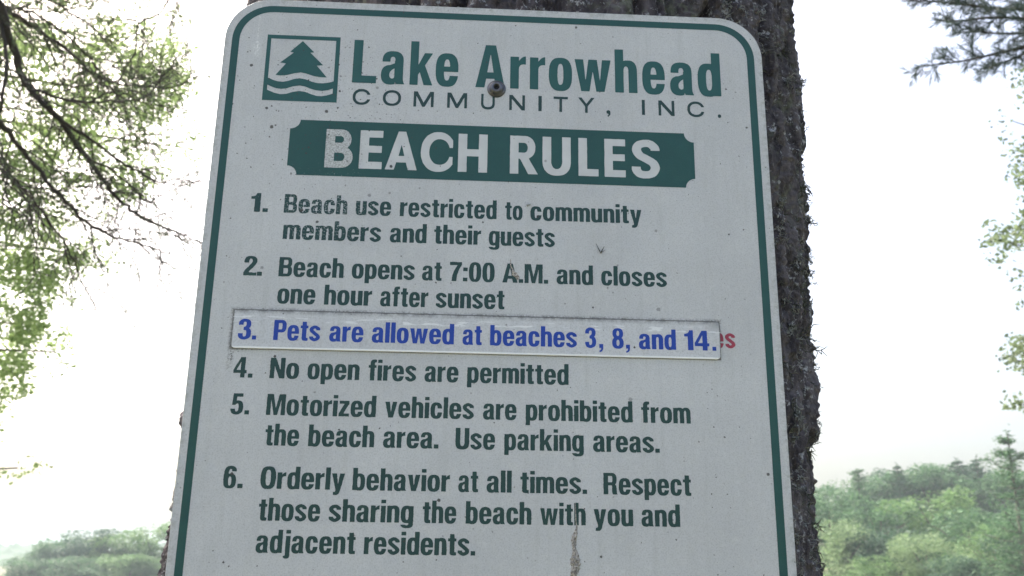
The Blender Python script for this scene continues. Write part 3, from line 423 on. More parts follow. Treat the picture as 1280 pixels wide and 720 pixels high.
def emit_glyph(V, F, key, ox, oy, sx, sy, proud, jit):
    """one glyph outline, filled; ox, oy = sign mm of the glyph's origin, sx, sy = mm per unit"""
    loops = []; base_jit = jit
    for l in GLYPHS[key][2]:
        p = np.array(l, float).reshape(-1, 2); q = []
        for a, b in zip(p, np.roll(p, -1, 0)):
            k = max(1, int(np.hypot(*(b - a)) / 60))
            for t in range(k): q.append(a + (b - a) * t / k)
        pts = []
        Q = np.array(q); E = np.hypot(*(np.roll(Q, -1, 0) - Q).T); tight = np.minimum(E, np.roll(E, 1)) * sx
        for (x, y), tg in zip(q, tight):
            X = ox + x * sx; Y = oy - y * sy; jit = min(base_jit, .10 * tg)
            nv = mnoise.noise_vector(Vector((X * .9, Y * .9, 3.1)))
            pts.append((X + nv[0] * jit + random.gauss(0, jit * .35), Y + nv[1] * jit + random.gauss(0, jit * .35)))
        loops.append(pts)
    def inside(p, l):
        c = False
        for (x1, y1), (x2, y2) in zip(l, l[1:] + l[:1]):
            if (y1 > p[1]) != (y2 > p[1]) and p[0] < x1 + (p[1] - y1) * (x2 - x1) / (y2 - y1): c = not c
        return c
    area = lambda l: abs(sum(a[0] * b[1] - a[1] * b[0] for a, b in zip(l, l[1:] + l[:1])))
    loops.sort(key=area, reverse=True)
    groups = []
    for l in loops:                       # a counter goes with the outline round it, a dot stays on its own
        for g in groups:
            if inside(l[0], g[0]): g.append(l); break
        else: groups.append([l])
    for g in groups:
        flat = [Vector((x, -y, 0)) for l in g for x, y in l]
        tris = tessellate_polygon([[Vector((x, -y, 0)) for x, y in l] for l in g])
        n = len(V)
        V.extend(sp(v.x, -v.y, proud) for v in flat)
        for t in tris:
            a, b, c = (flat[k] for k in t)
            if (b - a).cross(c - a).z < 0: t = (t[0], t[2], t[1])
            F.append([n + k for k in t])
def lettering(name, rows, cap, proud, mat, parent, prefix='', jit=.1, gap=40):
    V, F = [], []
    for Y, ws in rows:
        for w, x0, x1 in ws:
            adv = 0; lay = []
            for ch in w:
                a, b, _ = GLYPHS[prefix + ch]; lay.append((prefix + ch, adv - a)); adv += b - a + gap
            k = (x1 - x0) / (adv - gap)
            for g, o in lay: emit_glyph(V, F, g, x0 + o * k, Y, k, cap / 700.0, proud, jit)
    return link(name, np_mesh(name, V, F), mat, parent)
def fill(name, loops, proud, mat, parent, groups=None):
    """flat printed shapes: groups of (outer, hole, hole...) outlines in sign mm"""
    V, F = [], []
    for g in (groups or [loops]):
        flat = [p for l in g for p in l]; n = len(V)
        tris = tessellate_polygon([[Vector((x, -y, 0)) for x, y in l] for l in g])
        V.extend(sp(x, y, proud) for x, y in flat)
        for t in tris:
            (ax_, ay_), (bx_, by_), (cx_, cy_) = (flat[k] for k in t)
            if (bx_ - ax_) * -(cy_ - ay_) + (by_ - ay_) * (cx_ - ax_) < 0: t = (t[0], t[2], t[1])
            F.append([n + k for k in t])
    return link(name, np_mesh(name, V, F), mat, parent)
def rrect(x0, y0, x1, y1, r, n=14):
    rs = r if isinstance(r, (tuple, list)) else (r,) * 4     # TL TR BR BL
    o = []
    for (cx, cy, a0), rr in zip(((x0, y0, 180), (x1, y0, 270), (x1, y1, 0), (x0, y1, 90)), rs):
        px = cx + (rr if cx == x0 else -rr); py = cy + (rr if cy == y0 else -rr)
        for k in range(n + 1):
            a = R(a0 + 90 * k / n); o.append((px + rr * math.cos(a), py + rr * math.sin(a)))
    return o
def slab(name, outline, front, back, mat, parent, bev=.0003):
    """a sheet of metal with an outline in sign mm; front/back = metres proud of the panel face"""
    bm = bmesh.new()
    vs = [bm.verts.new(sp(x, y, front)) for x, y in outline]
    f = bm.faces.new(vs); f.normal_update()
    if f.normal.y > 0: f.normal_flip()
    ex = bmesh.ops.extrude_face_region(bm, geom=[f])
    front_f = f
    nv = [e for e in ex['geom'] if isinstance(e, bmesh.types.BMVert)]
    for v in nv: v.co.y += (front - back)
    bmesh.ops.recalc_face_normals(bm, faces=bm.faces)
    ymin = min(v.co.y for v in bm.verts)
    edges = [e for e in bm.edges if all(abs(v.co.y - ymin) < 1e-7 for v in e.verts)]
    bmesh.ops.bevel(bm, geom=edges, offset=bev, segments=3, affect='EDGES', profile=.6)
    for fc in bm.faces: fc.smooth = abs(fc.normal.y) < .98
    return link(name, bm_mesh(name, bm), mat, parent)

sign = empty('beach_rules_sign', ROOT); sign.rotation_euler = (LEAN, 0, 0)
tag(sign, 'weathered white metal sign with green border listing beach rules, bolted to the tree trunk', 'sign')
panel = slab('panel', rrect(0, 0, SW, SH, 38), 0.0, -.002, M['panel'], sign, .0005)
fill('border', [rrect(6.2, 6.3, SW - 6.8, SH - 6.3, 33), rrect(12.3, 12.3, SW - 13.2, SH - 12.3, 27)], .00010, M['green'], sign)
# emblem: fir tree over two waves in a square
w1 = [(38.9, 74.0), (43, 75.8), (47, 77.0), (51.6, 77.3), (56, 76.2), (60.5, 74.3), (65, 73.5), (70, 74.3), (75, 76.2), (79.6, 77.3), (84, 77.4), (89, 76.6), (93.0, 75.3)]
w2 = [(39.0, 80.5), (43, 82.3), (46.5, 83.5), (50.5, 83.9), (55, 83.2), (60, 81.2), (65.5, 80.2), (70, 81.0), (74.5, 82.8), (79, 84.0), (84, 84.4), (88.5, 83.6), (92.9, 81.9)]
w3 = [(92.9, 86.5), (88, 88.4), (84, 89.2), (80, 89.1), (75, 87.6), (70, 85.7), (65.3, 85.2), (60, 86.3), (55, 88.2), (50, 88.7), (45, 87.6), (39.1, 85.1)]
fir = [(65, 38.7), (75.3, 49.0), (72.1, 49.4), (83.5, 60.7), (78.3, 61.3), (87.2, 71.9), (82, 71.9), (77, 71.2), (70, 69.0), (65.5, 68.1), (60, 69.2), (54, 71.1), (49, 71.6), (44.8, 71.2), (52.6, 60.3), (47.7, 59.6), (58.2, 49.9), (55.2, 49.2)]
fill('emblem', None, .00010, M['green_head'], sign,
     [[[(35.4, 33.8), (96.3, 33.8), (96.7, 94.6), (35.6, 94.6)], [(38.7, 37.4), (92.8, 37.4)] + w1[::-1], w2 + w3], [fir]])
by = {}
for n_, y_, ws_ in ROWS: by.setdefault(n_, []).append((y_, ws_))
lettering('heading', by['title'], 40.0, .00010, M['green_head'], sign, '', .05)
for part in (slice(0, 10), slice(10, None)):
    lettering('subheading', [(y_, ws_[part]) for y_, ws_ in by['sub']], 13.6, .00010, M['green_thin'], sign, 'w', .10)
def notched(x0, y0, x1, y1, r, n=9):
    o = []
    for cx, cy, a0 in ((x0, y0, 90), (x1, y0, 180), (x1, y1, 270), (x0, y1, 0)):
        for k in range(n + 1):
            a = R(a0 - 90 * k / n); o.append((cx + r * math.cos(a) * 1, cy + r * math.sin(a)))
    return o
bn = fill('banner', [notched(60.7, 111.2, 394.3, 159.9, 8.0)], .00010, M['green'], sign)
lettering('lettering', by['banner'], 33.9, .00016, M['banner_white'], bn, 'h', .12)
for k in ('1', '2', '4', '5', '6'):
    lettering('rule_text', by[k], 15.8, .00010, M['green_text'], sign, '', .17)
old = lettering('covered_lettering', by['red'], 15.6, .00010, M['red'], sign, '', .08)
old['label'] = 'red letters sticking out from under the strip'
plate = slab('rule_strip', rrect(30.0, 273.0, 408.2, 303.4, (2.5, 4.0, 4.0, 4.0), 8), .0016, .0, M['plate'], sign, .00045)
plate['label'] = 'white strip with blue lettering fixed over the third rule'
lettering('lettering', by['3'], 15.8, .00172, M['blue'], plate, '', .07)
# bolt: button head with a hex socket
bm = bmesh.new()
prof = [(0.0078, 0), (0.0078, .0007), (0.0072, .0012), (.0062, .0014), (.0060, .0022), (.0053, .0034), (.0043, .0041), (.0033, .0043), (.0030, .0042)]
seg = 48; rings = []
for r_, h_ in prof:
    rings.append([bm.verts.new((r_ * math.cos(2 * math.pi * k / seg), -h_, r_ * math.sin(2 * math.pi * k / seg))) for k in range(seg)])
def hexr(a, r_): 
    a = (a + R(12)) % R(60) - R(30); return r_ * math.cos(R(30)) / math.cos(a)
for h_ in (.0040, .0018):
    rings.append([bm.verts.new((hexr(2 * math.pi * k / seg, .0026) * math.cos(2 * math.pi * k / seg), -h_, hexr(2 * math.pi * k / seg, .0026) * math.sin(2 * math.pi * k / seg))) for k in range(seg)])
for a, b in zip(rings[:-1], rings[1:]):
    for k in range(seg): bm.faces.new((a[k], a[(k + 1) % seg], b[(k + 1) % seg], b[k]))
bm.faces.new(rings[-1]); bmesh.ops.recalc_face_normals(bm, faces=bm.faces)
for f in bm.faces: f.smooth = len(f.verts) == 4
me = bm_mesh('bolt', bm); bolt = link('bolt', me, M['steel'], sign); bolt.location = sp(228.7, 76.6)
bm = bmesh.new(); bmesh.ops.create_circle(bm, cap_ends=True, segments=6, radius=.0023)
bmesh.ops.rotate(bm, verts=bm.verts, cent=(0, 0, 0), matrix=Matrix.Rotation(R(90), 3, 'X'))
for v in bm.verts: v.co.y = -.00195
link('socket', bm_mesh('socket', bm), M['socket'], bolt)
# lumpy dried residue down the lower right and a crumb beside the second rule
def residue(name, path, parent, label, seed):
    P = catmull([(a, b, c) for a, b, c in path], 14); V, F = [], []; W = 9
    for k, (x, y, hw) in enumerate(P):
        for q in range(W):
            t = q / (W - 1) * 2 - 1
            n = mnoise.noise(Vector((x * .7 + t * 2, y * .8, seed))); n2 = mnoise.noise(Vector((x * .3 + t * 1.3, y * .45, seed + 5)))
            w_ = hw * (1 + .35 * mnoise.noise(Vector((y * .6, (1 if t > 0 else -1) * 3, seed))))
            h = max(0, 1 - t * t) ** .5 * (.00025 + .0004 * hw * (.6 + n + n2))
            V.append(sp(x + t * w_ + n * .3, y, max(.00005, h)))
            if k and q: a = k * W + q; F.append((a - 1, a, a - W, a - W - 1))
    o = link(name, np_mesh(name, V, F), M['residue'], parent, True); o['label'] = label
residue('residue', [(293.3, 414, .2), (293.5, 420, .35), (293.6, 426, .35), (294.2, 432, .7), (292.6, 438, 2.0), (292.2, 442, 1.8), (292.3, 446, 1.5), (293, 450, 2.3), (293.2, 456, 3.8), (293.1, 461, 3.0), (292.3, 464, 3.0), (292.0, 467.5, 1.2), (292.1, 472, .5)], sign, 'brownish dried trickle running down from the last rule', 1.0)
residue('residue', [(242.6, 226, .35), (242.9, 231, .5), (244.6, 235, 1.0), (246.3, 238.5, 2.3), (248.2, 241, 1.9), (248.8, 243, .6)], sign, 'small pale brown crumb stuck beside the second rule', 4.0)

# ---------------------------------------------------------------- numpy noise for bark
def vnoise(x, y, seed, perx=None):
    xi = np.floor(x).astype(np.int64); yi = np.floor(y).astype(np.int64); fx = x - xi; fy = y - yi
    fx = fx * fx * (3 - 2 * fx); fy = fy * fy * (3 - 2 * fy)
    def h(a, b):
        if perx: a = a % perx
        n = (a * 374761393 + b * 668265263 + seed * 1442695041) & 0xffffffff
        n = ((n ^ (n >> 13)) * 1274126177) & 0xffffffff
        return ((n ^ (n >> 16)) & 0xffff) / 65535.0
    return (h(xi, yi) * (1 - fx) + h(xi + 1, yi) * fx) * (1 - fy) + (h(xi, yi + 1) * (1 - fx) + h(xi + 1, yi + 1) * fx) * fy

# ---------------------------------------------------------------- the tree behind the sign
tree = empty('large_tree', (0.0, 0.36, 0.0))
tag(tree, 'large rough barked tree trunk with grey lichen directly behind the white sign', 'tree')
TR, TK, TX, TSX = .343, .0071, .0223, .0329
def trunk_axis(lz):            # sign-local
    return np.array([TX + TSX * (lz - .3), TR + .0065, lz])
NTH = 1150
lzs = np.concatenate([np.linspace(-1.48, -.12, 90)[:-1], np.linspace(-.12, .80, 700), np.geomspace(.81, 11.5, 90)])
th = np.linspace(0, 2 * np.pi, NTH, endpoint=False)
TT, ZZ = np.meshgrid(th, lzs)
def bark_height(TT, ZZ):
    u = TT / (2 * np.pi)
    warp = (vnoise(u * 24, ZZ * 5, 3, 24) - .5) * .9 + (vnoise(u * 96, ZZ * 22, 4, 96) - .5) * .5
    a = u * 46 + warp
    ridge = np.abs(((a + .35 * (vnoise(u * 46, ZZ * 7, 5, 46) - .5)) % 1.0) - .5) * 2      # 0 at furrow .. 1 at crest
    ridge = np.clip(1 - (1 - np.clip(ridge * 1.5, 0, 1)) ** 2, 0, 1)
    crack = vnoise(u * 92, ZZ * 13 + 2 * vnoise(u * 46, ZZ * 9, 8, 46), 6, 92)
    crack2 = vnoise(u * 184, ZZ * 34, 9, 184); fine = vnoise(u * 420, ZZ * 190, 10, 420); fine2 = vnoise(u * 800, ZZ * 330, 11, 800)
    flake = vnoise(u * 130, ZZ * 28, 12, 130)
    step = vnoise(u * 74 + warp, ZZ * 13, 15, 74); step = np.clip((step - .46) / .06, 0, 1); step2 = np.clip((vnoise(u * 150 + warp, ZZ * 20, 16, 150) - .5) / .06, 0, 1)
    h = -.013 * (1 - ridge) + .0045 * step + .0030 * step2 - .004 + .006 * (crack - .5) * ridge + .005 * (crack2 - .5) + .0045 * (fine - .5) + .0025 * (fine2 - .5)
    h += .006 * np.clip(flake - .62, 0, 1) / .38
    h += .009 * (vnoise(u * 10, ZZ * 2.2, 13, 10) - .5) + .003 * (vnoise(u * 24, ZZ * 4, 14, 24) - .5)
    return h - .006
H = bark_height(TT, ZZ)
rad_ = TR - TK * (ZZ - .3)
rad_ = np.where(ZZ > 4, rad_ - (ZZ - 4) * .032, rad_) + np.where(ZZ < -.9, .25 * ((-.9 - ZZ) / .5) ** 2 * (1 + .5 * np.sin(TT * 5)), 0)
rad_ = np.maximum(rad_, .05)
front = np.exp(-((TT - 1.5 * np.pi) / .55) ** 2)             # stays behind the sign's back
rr = rad_ + H - front * np.maximum(0, H + .001)
CX = TX + TSX * (ZZ - .3); CY = TR + .0065 + 0 * ZZ
L = np.stack([CX + rr * np.cos(TT), CY + rr * np.sin(TT), ZZ], -1).reshape(-1, 3)
lm = np.array(LEANM)[:3, :3]; W_ = L @ lm.T + np.array(ROOT) - np.array(tree.location)
i = np.arange(len(lzs) - 1)[:, None] * NTH; j = np.arange(NTH)[None]; j2 = (j + 1) % NTH
F = np.stack([i + j, i + j2, i + NTH + j2, i + NTH + j], -1).reshape(-1, 4)
link('trunk', np_mesh('trunk', W_, F), M['bark'], tree, True)
# lichen tufts on the bark: tiny branching strips
def tufts(name, spots, mat, parent):
    T = Tubes()
    for p, nrm, size, hang in spots:
        p = np.array(p); nrm = np.array(nrm); nb = random.randint(5, 9)
        for b in range(nb):
            d = nrm + rng.normal(0, .75, 3); d /= np.linalg.norm(d)
            pts = [p - nrm * .002]; ln = size * random.uniform(.5, 1.1); k = 6
            for s in range(k):
                d = d + rng.normal(0, .55, 3) + np.array([0, 0, -hang]) * s / k; d /= np.linalg.norm(d)
                pts.append(pts[-1] + d * ln / k)
                if s in (2, 3, 4) and random.random() < .75:
                    e = d + rng.normal(0, .7, 3); e /= np.linalg.norm(e)
                    q = pts[-1]; T.add([q, q + e * ln * .18, q + (e + rng.normal(0, .4, 3)) * ln * .33], np.array([.0006, .0005, .0002]) * (size / .02) ** .4, 3)
            T.add(catmull(pts, 2), np.linspace(.0008, .0003, 2 * len(pts) - 1) * (size / .02) ** .4, 3)
    return T.build(name, mat, parent)
def bark_point(theta, lz):
    hh = bark_height(np.array([[theta]]), np.array([[lz]]))[0, 0]
    r_ = TR - TK * (lz - .3) + hh
    l = np.array([TX + TSX * (lz - .3) + r_ * math.cos(theta), TR + .0065 + r_ * math.sin(theta), lz])
    return lm @ l + np.array(ROOT) - np.array(tree.location), lm @ np.array([math.cos(theta), math.sin(theta), 0])
pale, dark = [], []
for k in range(1500):
    lz = random.uniform(-.05, .70)
    thv = random.uniform(1.5 * math.pi, 2 * math.pi - .2) if lz < .58 else random.uniform(math.pi * 1.1, 2 * math.pi - .2)
    c_ = vnoise(np.array([thv * 5.0]), np.array([lz * 9.0]), 21)[0] + .25 * max(0, .35 - lz)
    if c_ < .42: continue
    p, n_ = bark_point(thv, lz)
    (pale if random.random() < .62 else dark).append((p, n_, random.uniform(.006, .015), .3))
# longer beards that break the outline on the right
for lz, s_, m_ in ((.535, .030, 6), (.375, .024, 3), (.33, .018, 3), (.26, .02, 3), (.20, .024, 6), (.155, .018, 4), (.10, .018, 4), (.03, .016, 4), (-.03, .022, 5), (.07, .018, 3), (.0, .018, 4), (.47, .012, 2), (.43, .012, 2)):
    for q in range((m_ + 1) // 2):
        m_ = m_; p, n_ = bark_point(2 * math.pi - .36 + random.uniform(-.14, .10), lz + random.uniform(-.012, .012))
        dark.append((p, n_, s_ * random.uniform(.6, 1.1), .55))
tag(tufts('lichen', pale, M['lichen'], tree), kind='stuff')
tag(tufts('lichen', dark, M['lichen_dark'], tree), 'dark hanging lichen beards', kind='stuff')
# its crown, high overhead
Cc = rng.normal(size=(9000, 3)); Cc /= np.linalg.norm(Cc, axis=1)[:, None]
Cc = Cc * (rng.uniform(.25, 1, (9000, 1)) ** .5) * np.array([4.2, 4.2, 3.6]) + np.array([.4, .2, 10.2])
keep = np.array([mnoise.noise(Vector(p * .8)) > -.15 for p in Cc]); Cc = Cc[keep]
leaves('crown', Cc, rng.uniform(.14, .26, len(Cc)), M['needle_dark'], tree, .5)
T = Tubes()
for k in range(16):
    a = random.uniform(0, 6.28); z0 = random.uniform(6.6, 11); ln = random.uniform(2, 3.6)
    x0 = .3 + .033 * z0 - .05
    pts = [(x0, .05, z0 - .3)] + [(x0 + math.cos(a) * ln * t, .05 + math.sin(a) * ln * t, z0 + 1.1 * t + .2 * math.sin(t * 5 + k)) for t in (.3, .65, 1)]
    T.add(catmull(pts, 4), np.linspace(.06, .012, 13), 6)
T.build('branches', M['bark_far'], tree)

# ---------------------------------------------------------------- overhanging trees left and right
CW = np.array(cam.matrix_world.translation); CR = np.array(cam.matrix_world.to_3x3())
def at(px, py, dist):
    """the point of the scene that stands at a horizontal distance in the direction of a spot of the picture"""
    d = CR @ np.array([(px - 640) / FPX, -(py - 360) / FPX, -1.0])
    return CW + d * dist / math.hypot(d[0], d[1])
def simple_trunk(T, base, top, r0, r1, wig=.08, n=12):
    P = np.array([np.array(base) + (np.array(top) - np.array(base)) * t + np.array([wig * math.sin(t * 7 + base[0]), wig * math.cos(t * 5), 0]) * (0 if t == 0 else 1) for t in np.linspace(0, 1, n)])
    T.add(P, np.linspace(r0, r1, n), 12); return P
def twigs(T, spine, r, lens, step, droop, depth=2, cols=None, bias=None):
    """side twigs along a spine; returns the twig points for needles"""
    out = []
    S_ = np.asarray(spine); seglen = np.linalg.norm(np.diff(S_, axis=0), axis=1); tot = seglen.sum(); cum = np.concatenate([[0], np.cumsum(seglen)])
    s = step * random.random() + tot * .06; side = 1
    while s < tot:
        k = min(np.searchsorted(cum, s) - 1, len(S_) - 2); k = max(k, 0)
        p = S_[k] + (S_[k + 1] - S_[k]) * ((s - cum[k]) / (seglen[k] + 1e-9)); t = S_[k + 1] - S_[k]; t /= np.linalg.norm(t) + 1e-9
        q = np.cross(t, rng.normal(size=3)); q /= np.linalg.norm(q) + 1e-9
        d = t * .75 + q * .75; d /= np.linalg.norm(d)
        ln = random.uniform(*lens) * (1 - .5 * s / tot); pts = [p]
        for m in range(5):
            d = d + rng.normal(0, .16, 3) + np.array([0, 0, -droop]); d /= np.linalg.norm(d)
            pts.append(pts[-1] + d * ln / 5)
        T.add(pts, np.linspace(r, r * .4, 6), 4)
        out.append(np.array(pts))
        if depth > 1: out += twigs(T, pts, r * .6, (lens[0] * .45, lens[1] * .45), step * .8, droop, depth - 1)
        s += step * random.uniform(.6, 1.5)
    return out
def needles(name, lines, per_m, ln, mat, parent, spread=.7, width=.06, prob=1.0):
    P, Dv = [], []
    for l in lines:
        if random.random() > prob: continue
        for a, b in zip(l[:-1], l[1:]):
            s = np.linalg.norm(b - a); n = rng.poisson(s * per_m)
            t = rng.random((n, 1)); d = (b - a) / (s + 1e-9) + rng.normal(0, spread, (n, 3)); d /= np.linalg.norm(d, axis=1)[:, None] + 1e-9
            P.append(a + (b - a) * t + d * ln * .5); Dv.append(d)
    P = np.vstack(P); Dv = np.vstack(Dv)
    return leaves(name, P, rng.uniform(.7, 1.15, len(P)) * ln, mat, parent, width, dirs=Dv, curl=.08)

# hemlock on the left: dark bare-looking limbs reaching down into the picture
hem = empty('conifer_tree', (-4.5, 3.6, 0)); hb = np.array(hem.location)
tag(hem, 'dark conifer with long drooping twiggy branches hanging in from the upper left', 'tree')
T = Tubes(); simple_trunk(T, (0, 0, -.4), (.25, .1, 13), .26, .06); T.build('trunk', M['bark'], hem)
limbs = [  # picture polyline, distance at start and end, start radius, starting height on the trunk
    ([(-120, -90), (-40, -40), (0, 8), (17, 65), (37, 112), (75, 150), (110, 200), (145, 245), (175, 270), (215, 288), (252, 303)], 4.9, 5.6, .028, 6.6),
    ([(-120, -60), (-30, -25), (0, 5), (45, 36), (80, 60), (115, 90), (150, 105), (215, 108), (256, 92)], 5.3, 6.2, .020, 6.3),
    ([(37, 112), (85, 125), (130, 127), (170, 124), (205, 112)], 5.0, 5.4, .009, None),
    ([(-120, 60), (-50, 110), (0, 155), (30, 190), (75, 245), (125, 288), (180, 306), (215, 318)], 4.8, 5.2, .020, 5.2),
    ([(75, 150), (120, 180), (165, 210), (200, 228), (240, 232)], 5.1, 5.7, .010, None),
    ([(225, -45), (205, 10), (175, 30), (166, 75), (160, 100)], 6.0, 5.8, .008, None),
    ([(-40, -40), (4, 40), (6, 110), (-4, 160), (8, 210), (2, 260)], 5.0, 5.0, .012, None),
    ([(-100, 130), (-30, 190), (20, 225), (50, 262), (90, 320), (105, 360)], 5.2, 5.5, .012, 4.9),
    ([(-60, -60), (10, -20), (60, 0), (110, 30), (135, 50), (160, 50)], 5.6, 6.0, .012, 6.9),
    ([(110, 200), (140, 212), (175, 245), (190, 256)], 5.2, 5.3, .006, None),
    ([(0, 8), (50, 20), (100, 60), (130, 95), (150, 130)], 5.4, 5.9, .009, None),
]
TB = Tubes(); TT_ = Tubes(); lines = []
for pl, d0, d1, r0, hz in limbs:
    n = len(pl); P = [at(x, y, d0 + (d1 - d0) * k / (n - 1) + .05 * math.sin(k * 2.3)) for k, (x, y) in enumerate(pl)]
    if hz: P = [hb + np.array([.02 * hz, 0, hz])] + P
    S_ = catmull(P, 6) - hb
    S_ += np.stack([rng.normal(0, .005, len(S_)) for _ in range(3)], 1)
    TB.add(S_, np.linspace(r0, max(.0032, r0 * .16), len(S_)), 6)
    lines += twigs(TT_, S_[len(S_) // 6 if hz else 0:], .0042, (.25, .80), .056, .075, 2)
TB.build('limbs', M['twig'], hem); TT_.build('twigs', M['twig'], hem)
needles('foliage', lines, 75, .030, M['needle_dark'], hem, .9, .18, .36)
# the rest of its crown beyond the edge of the picture
Cc = np.clip(rng.normal(size=(4000, 3)), -1.6, 1.6); Cc *= np.array([1.0, 1.0, 2.4]); Cc += np.array([-1.6, .0, 9.4])
leaves('crown', Cc, .13, M['needle_dark'], hem, .4)

def blob_leaves(blobs, dens, lf, name, mat, parent, off, aspect=.6):
    P, S = [], []
    for cx, cy, rx, ry, k, dist in blobs:
        n = max(6, int(rx * ry * dens * k)); ncl = max(3, n // 30)
        cc = np.clip(rng.normal(0, .5, (ncl, 2)), -1, 1); cd_ = rng.normal(0, .55, ncl)
        which = rng.integers(0, ncl, n)
        for q in range(n):
            w = which[q]
            x = cx + rx * cc[w, 0] + np.clip(rng.normal(0, 9), -18, 18); y = cy + ry * cc[w, 1] + np.clip(rng.normal(0, 6), -12, 12)
            P.append(at(x, y, dist + cd_[w] + rng.normal(0, .10)) - off); S.append(lf * random.uniform(.65, 1.25))
    return leaves(name, np.array(P), np.array(S), mat, parent, aspect, .25)
maple = empty('leafy_tree', (-9.8, 7.0, -.2)); mb = np.array(maple.location)
tag(maple, 'bright green leafy tree beyond the dark branches at the upper left', 'tree')
T = Tubes(); simple_trunk(T, (0, 0, -.6), (.5, .3, 12), .22, .05); T.build('trunk', M['bark_far'], maple)
mbl = [(50, 60, 95, 75, 1, 10.6), (165, 60, 70, 60, 1, 11), (195, 125, 50, 65, 1.1, 10.5), (115, 150, 85, 60, 1, 11.2), (45, 215, 70, 75, 1, 10.2), (150, 225, 60, 45, .8, 10.6), (35, 310, 55, 45, 1, 10.0), (105, 318, 40, 26, .9, 10.4), (28, 405, 38, 44, 1.5, 9.8), (12, 465, 24, 30, 1.5, 9.8), (50, 350, 40, 30, 1.2, 9.9), (216, 90, 30, 60, .7, 11), (228, 185, 18, 30, .5, 10.8), (22, 585, 24, 10, .35, 9.6), (70, 440, 14, 30, .5, 9.9),
       (-70, 100, 80, 120, 1, 10.4), (-60, 300, 70, 120, 1, 10), (60, -70, 130, 60, .8, 10.8), (-140, 0, 80, 150, .9, 10.2), (-40, 500, 40, 60, .8, 9.7)]
blob_leaves(mbl, .68, .052, 'foliage', M['leaf_bright'], maple, mb)
T = Tubes()
for cx, cy, rx, ry, k, dist in mbl:
    p1 = at(cx, cy, dist) - mb; z0 = max(1.5, min(11, p1[2] - random.uniform(.3, 1.2)))
    T.add(catmull([(.04 * z0, .02 * z0, z0), tuple(p1 * .5 + np.array([0, 0, z0 * .5 + .2])), tuple(p1)], 6), np.linspace(.05, .008, 13), 5)
T.build('limbs', M['bark_far'], maple)

# pine on the right
pine = empty('pine_tree', (6.2, 5.6, 0)); pb = np.array(pine.location)
tag(pine, 'pine with feathery blue green needle sprays hanging in at the upper right', 'tree')
T = Tubes(); simple_trunk(T, (0, 0, -.4), (-.1, .1, 14), .24, .06); T.build('trunk', M['bark_far'], pine)
TB = Tubes(); lines = []
for pl, d, hz in (([(1420, 10), (1340, 12), (1290, 12), (1240, 10), (1190, 4), (1130, 0)], 7.0, 6.4), ([(1420, 40), (1345, 30), (1290, 24), (1240, 22), (1200, 26), (1168, 25)], 6.8, 6.2), ([(1420, 70), (1345, 50), (1295, 42), (1250, 42), (1212, 38)], 7.1, 6.0),
                  ([(1420, 90), (1340, 60), (1290, 58), (1250, 66), (1205, 76), (1150, 83)], 6.7, 5.9), ([(1420, 110), (1345, 72), (1300, 62), (1265, 74), (1235, 84)], 7.0, 5.8), ([(1420, -30), (1330, -15), (1260, -4), (1190, -8), (1135, -14)], 7.3, 6.9)):
    P = [pb + np.array([0, 0, hz])] + [at(x, y, d) for x, y in pl]
    S_ = catmull(P, 6) - pb; TB.add(S_, np.linspace(.022, .004, len(S_)), 5)
    lines += twigs(TB, S_[len(S_) // 4:], .003, (.10, .30), .05, -.02, 2); lines.append(S_[-18:])
TB.build('limbs', M['twig'], pine)
needles('foliage', lines, 230, .075, M['needle_pine'], pine, .40, .06)
Cc = np.clip(rng.normal(size=(3500, 3)), -1.6, 1.6); Cc *= np.array([.9, .9, 2.4]); Cc += np.array([1.6, .2, 9.6])
leaves('crown', Cc, .16, M['needle_pine'], pine, .25)

# leafy tree just beyond the right edge
birch = empty('leafy_tree', (7.6, 7.6, -.1)); bb = np.array(birch.location)
tag(birch, 'leafy tree whose green leaf clusters poke in along the right edge', 'tree')
T = Tubes(); simple_trunk(T, (0, 0, -.6), (.2, .3, 11), .15, .03); T.build('trunk', M['bark_far'], birch)
bbl = [(1276, 92, 10, 14, .9, 9), (1258, 150, 10, 22, .22, 9), (1270, 180, 10, 20, .5, 9), (1264, 292, 22, 34, .9, 8.8), (1278, 235, 12, 30, .8, 9), (1246, 300, 8, 12, .5, 8.8), (1274, 345, 8, 14, .5, 8.8), (1274, 442, 14, 26, 1.0, 8.9), (1266, 450, 8, 14, .9, 8.9), (1272, 505, 10, 14, .7, 8.7),
       (1320, 120, 30, 60, .8, 9), (1330, 260, 40, 80, .9, 8.9), (1330, 420, 40, 60, .9, 8.9), (1335, 540, 30, 50, .7, 8.8)]
blob_leaves(bbl, .65, .050, 'foliage', M['leaf_mid'], birch, bb)
T = Tubes()
for cx, cy, rx, ry, k, dist in bbl:
    p1 = at(cx + 4, cy, dist) - bb; z0 = max(1.2, min(9, p1[2] - .5))
    T.add(catmull([(.02 * z0, .02 * z0, z0), tuple(p1 * .5 + np.array([0, 0, z0 * .5 + .1])), tuple(p1)], 6), np.linspace(.03, .004, 13), 5)
T.build('limbs', M['twig'], birch)

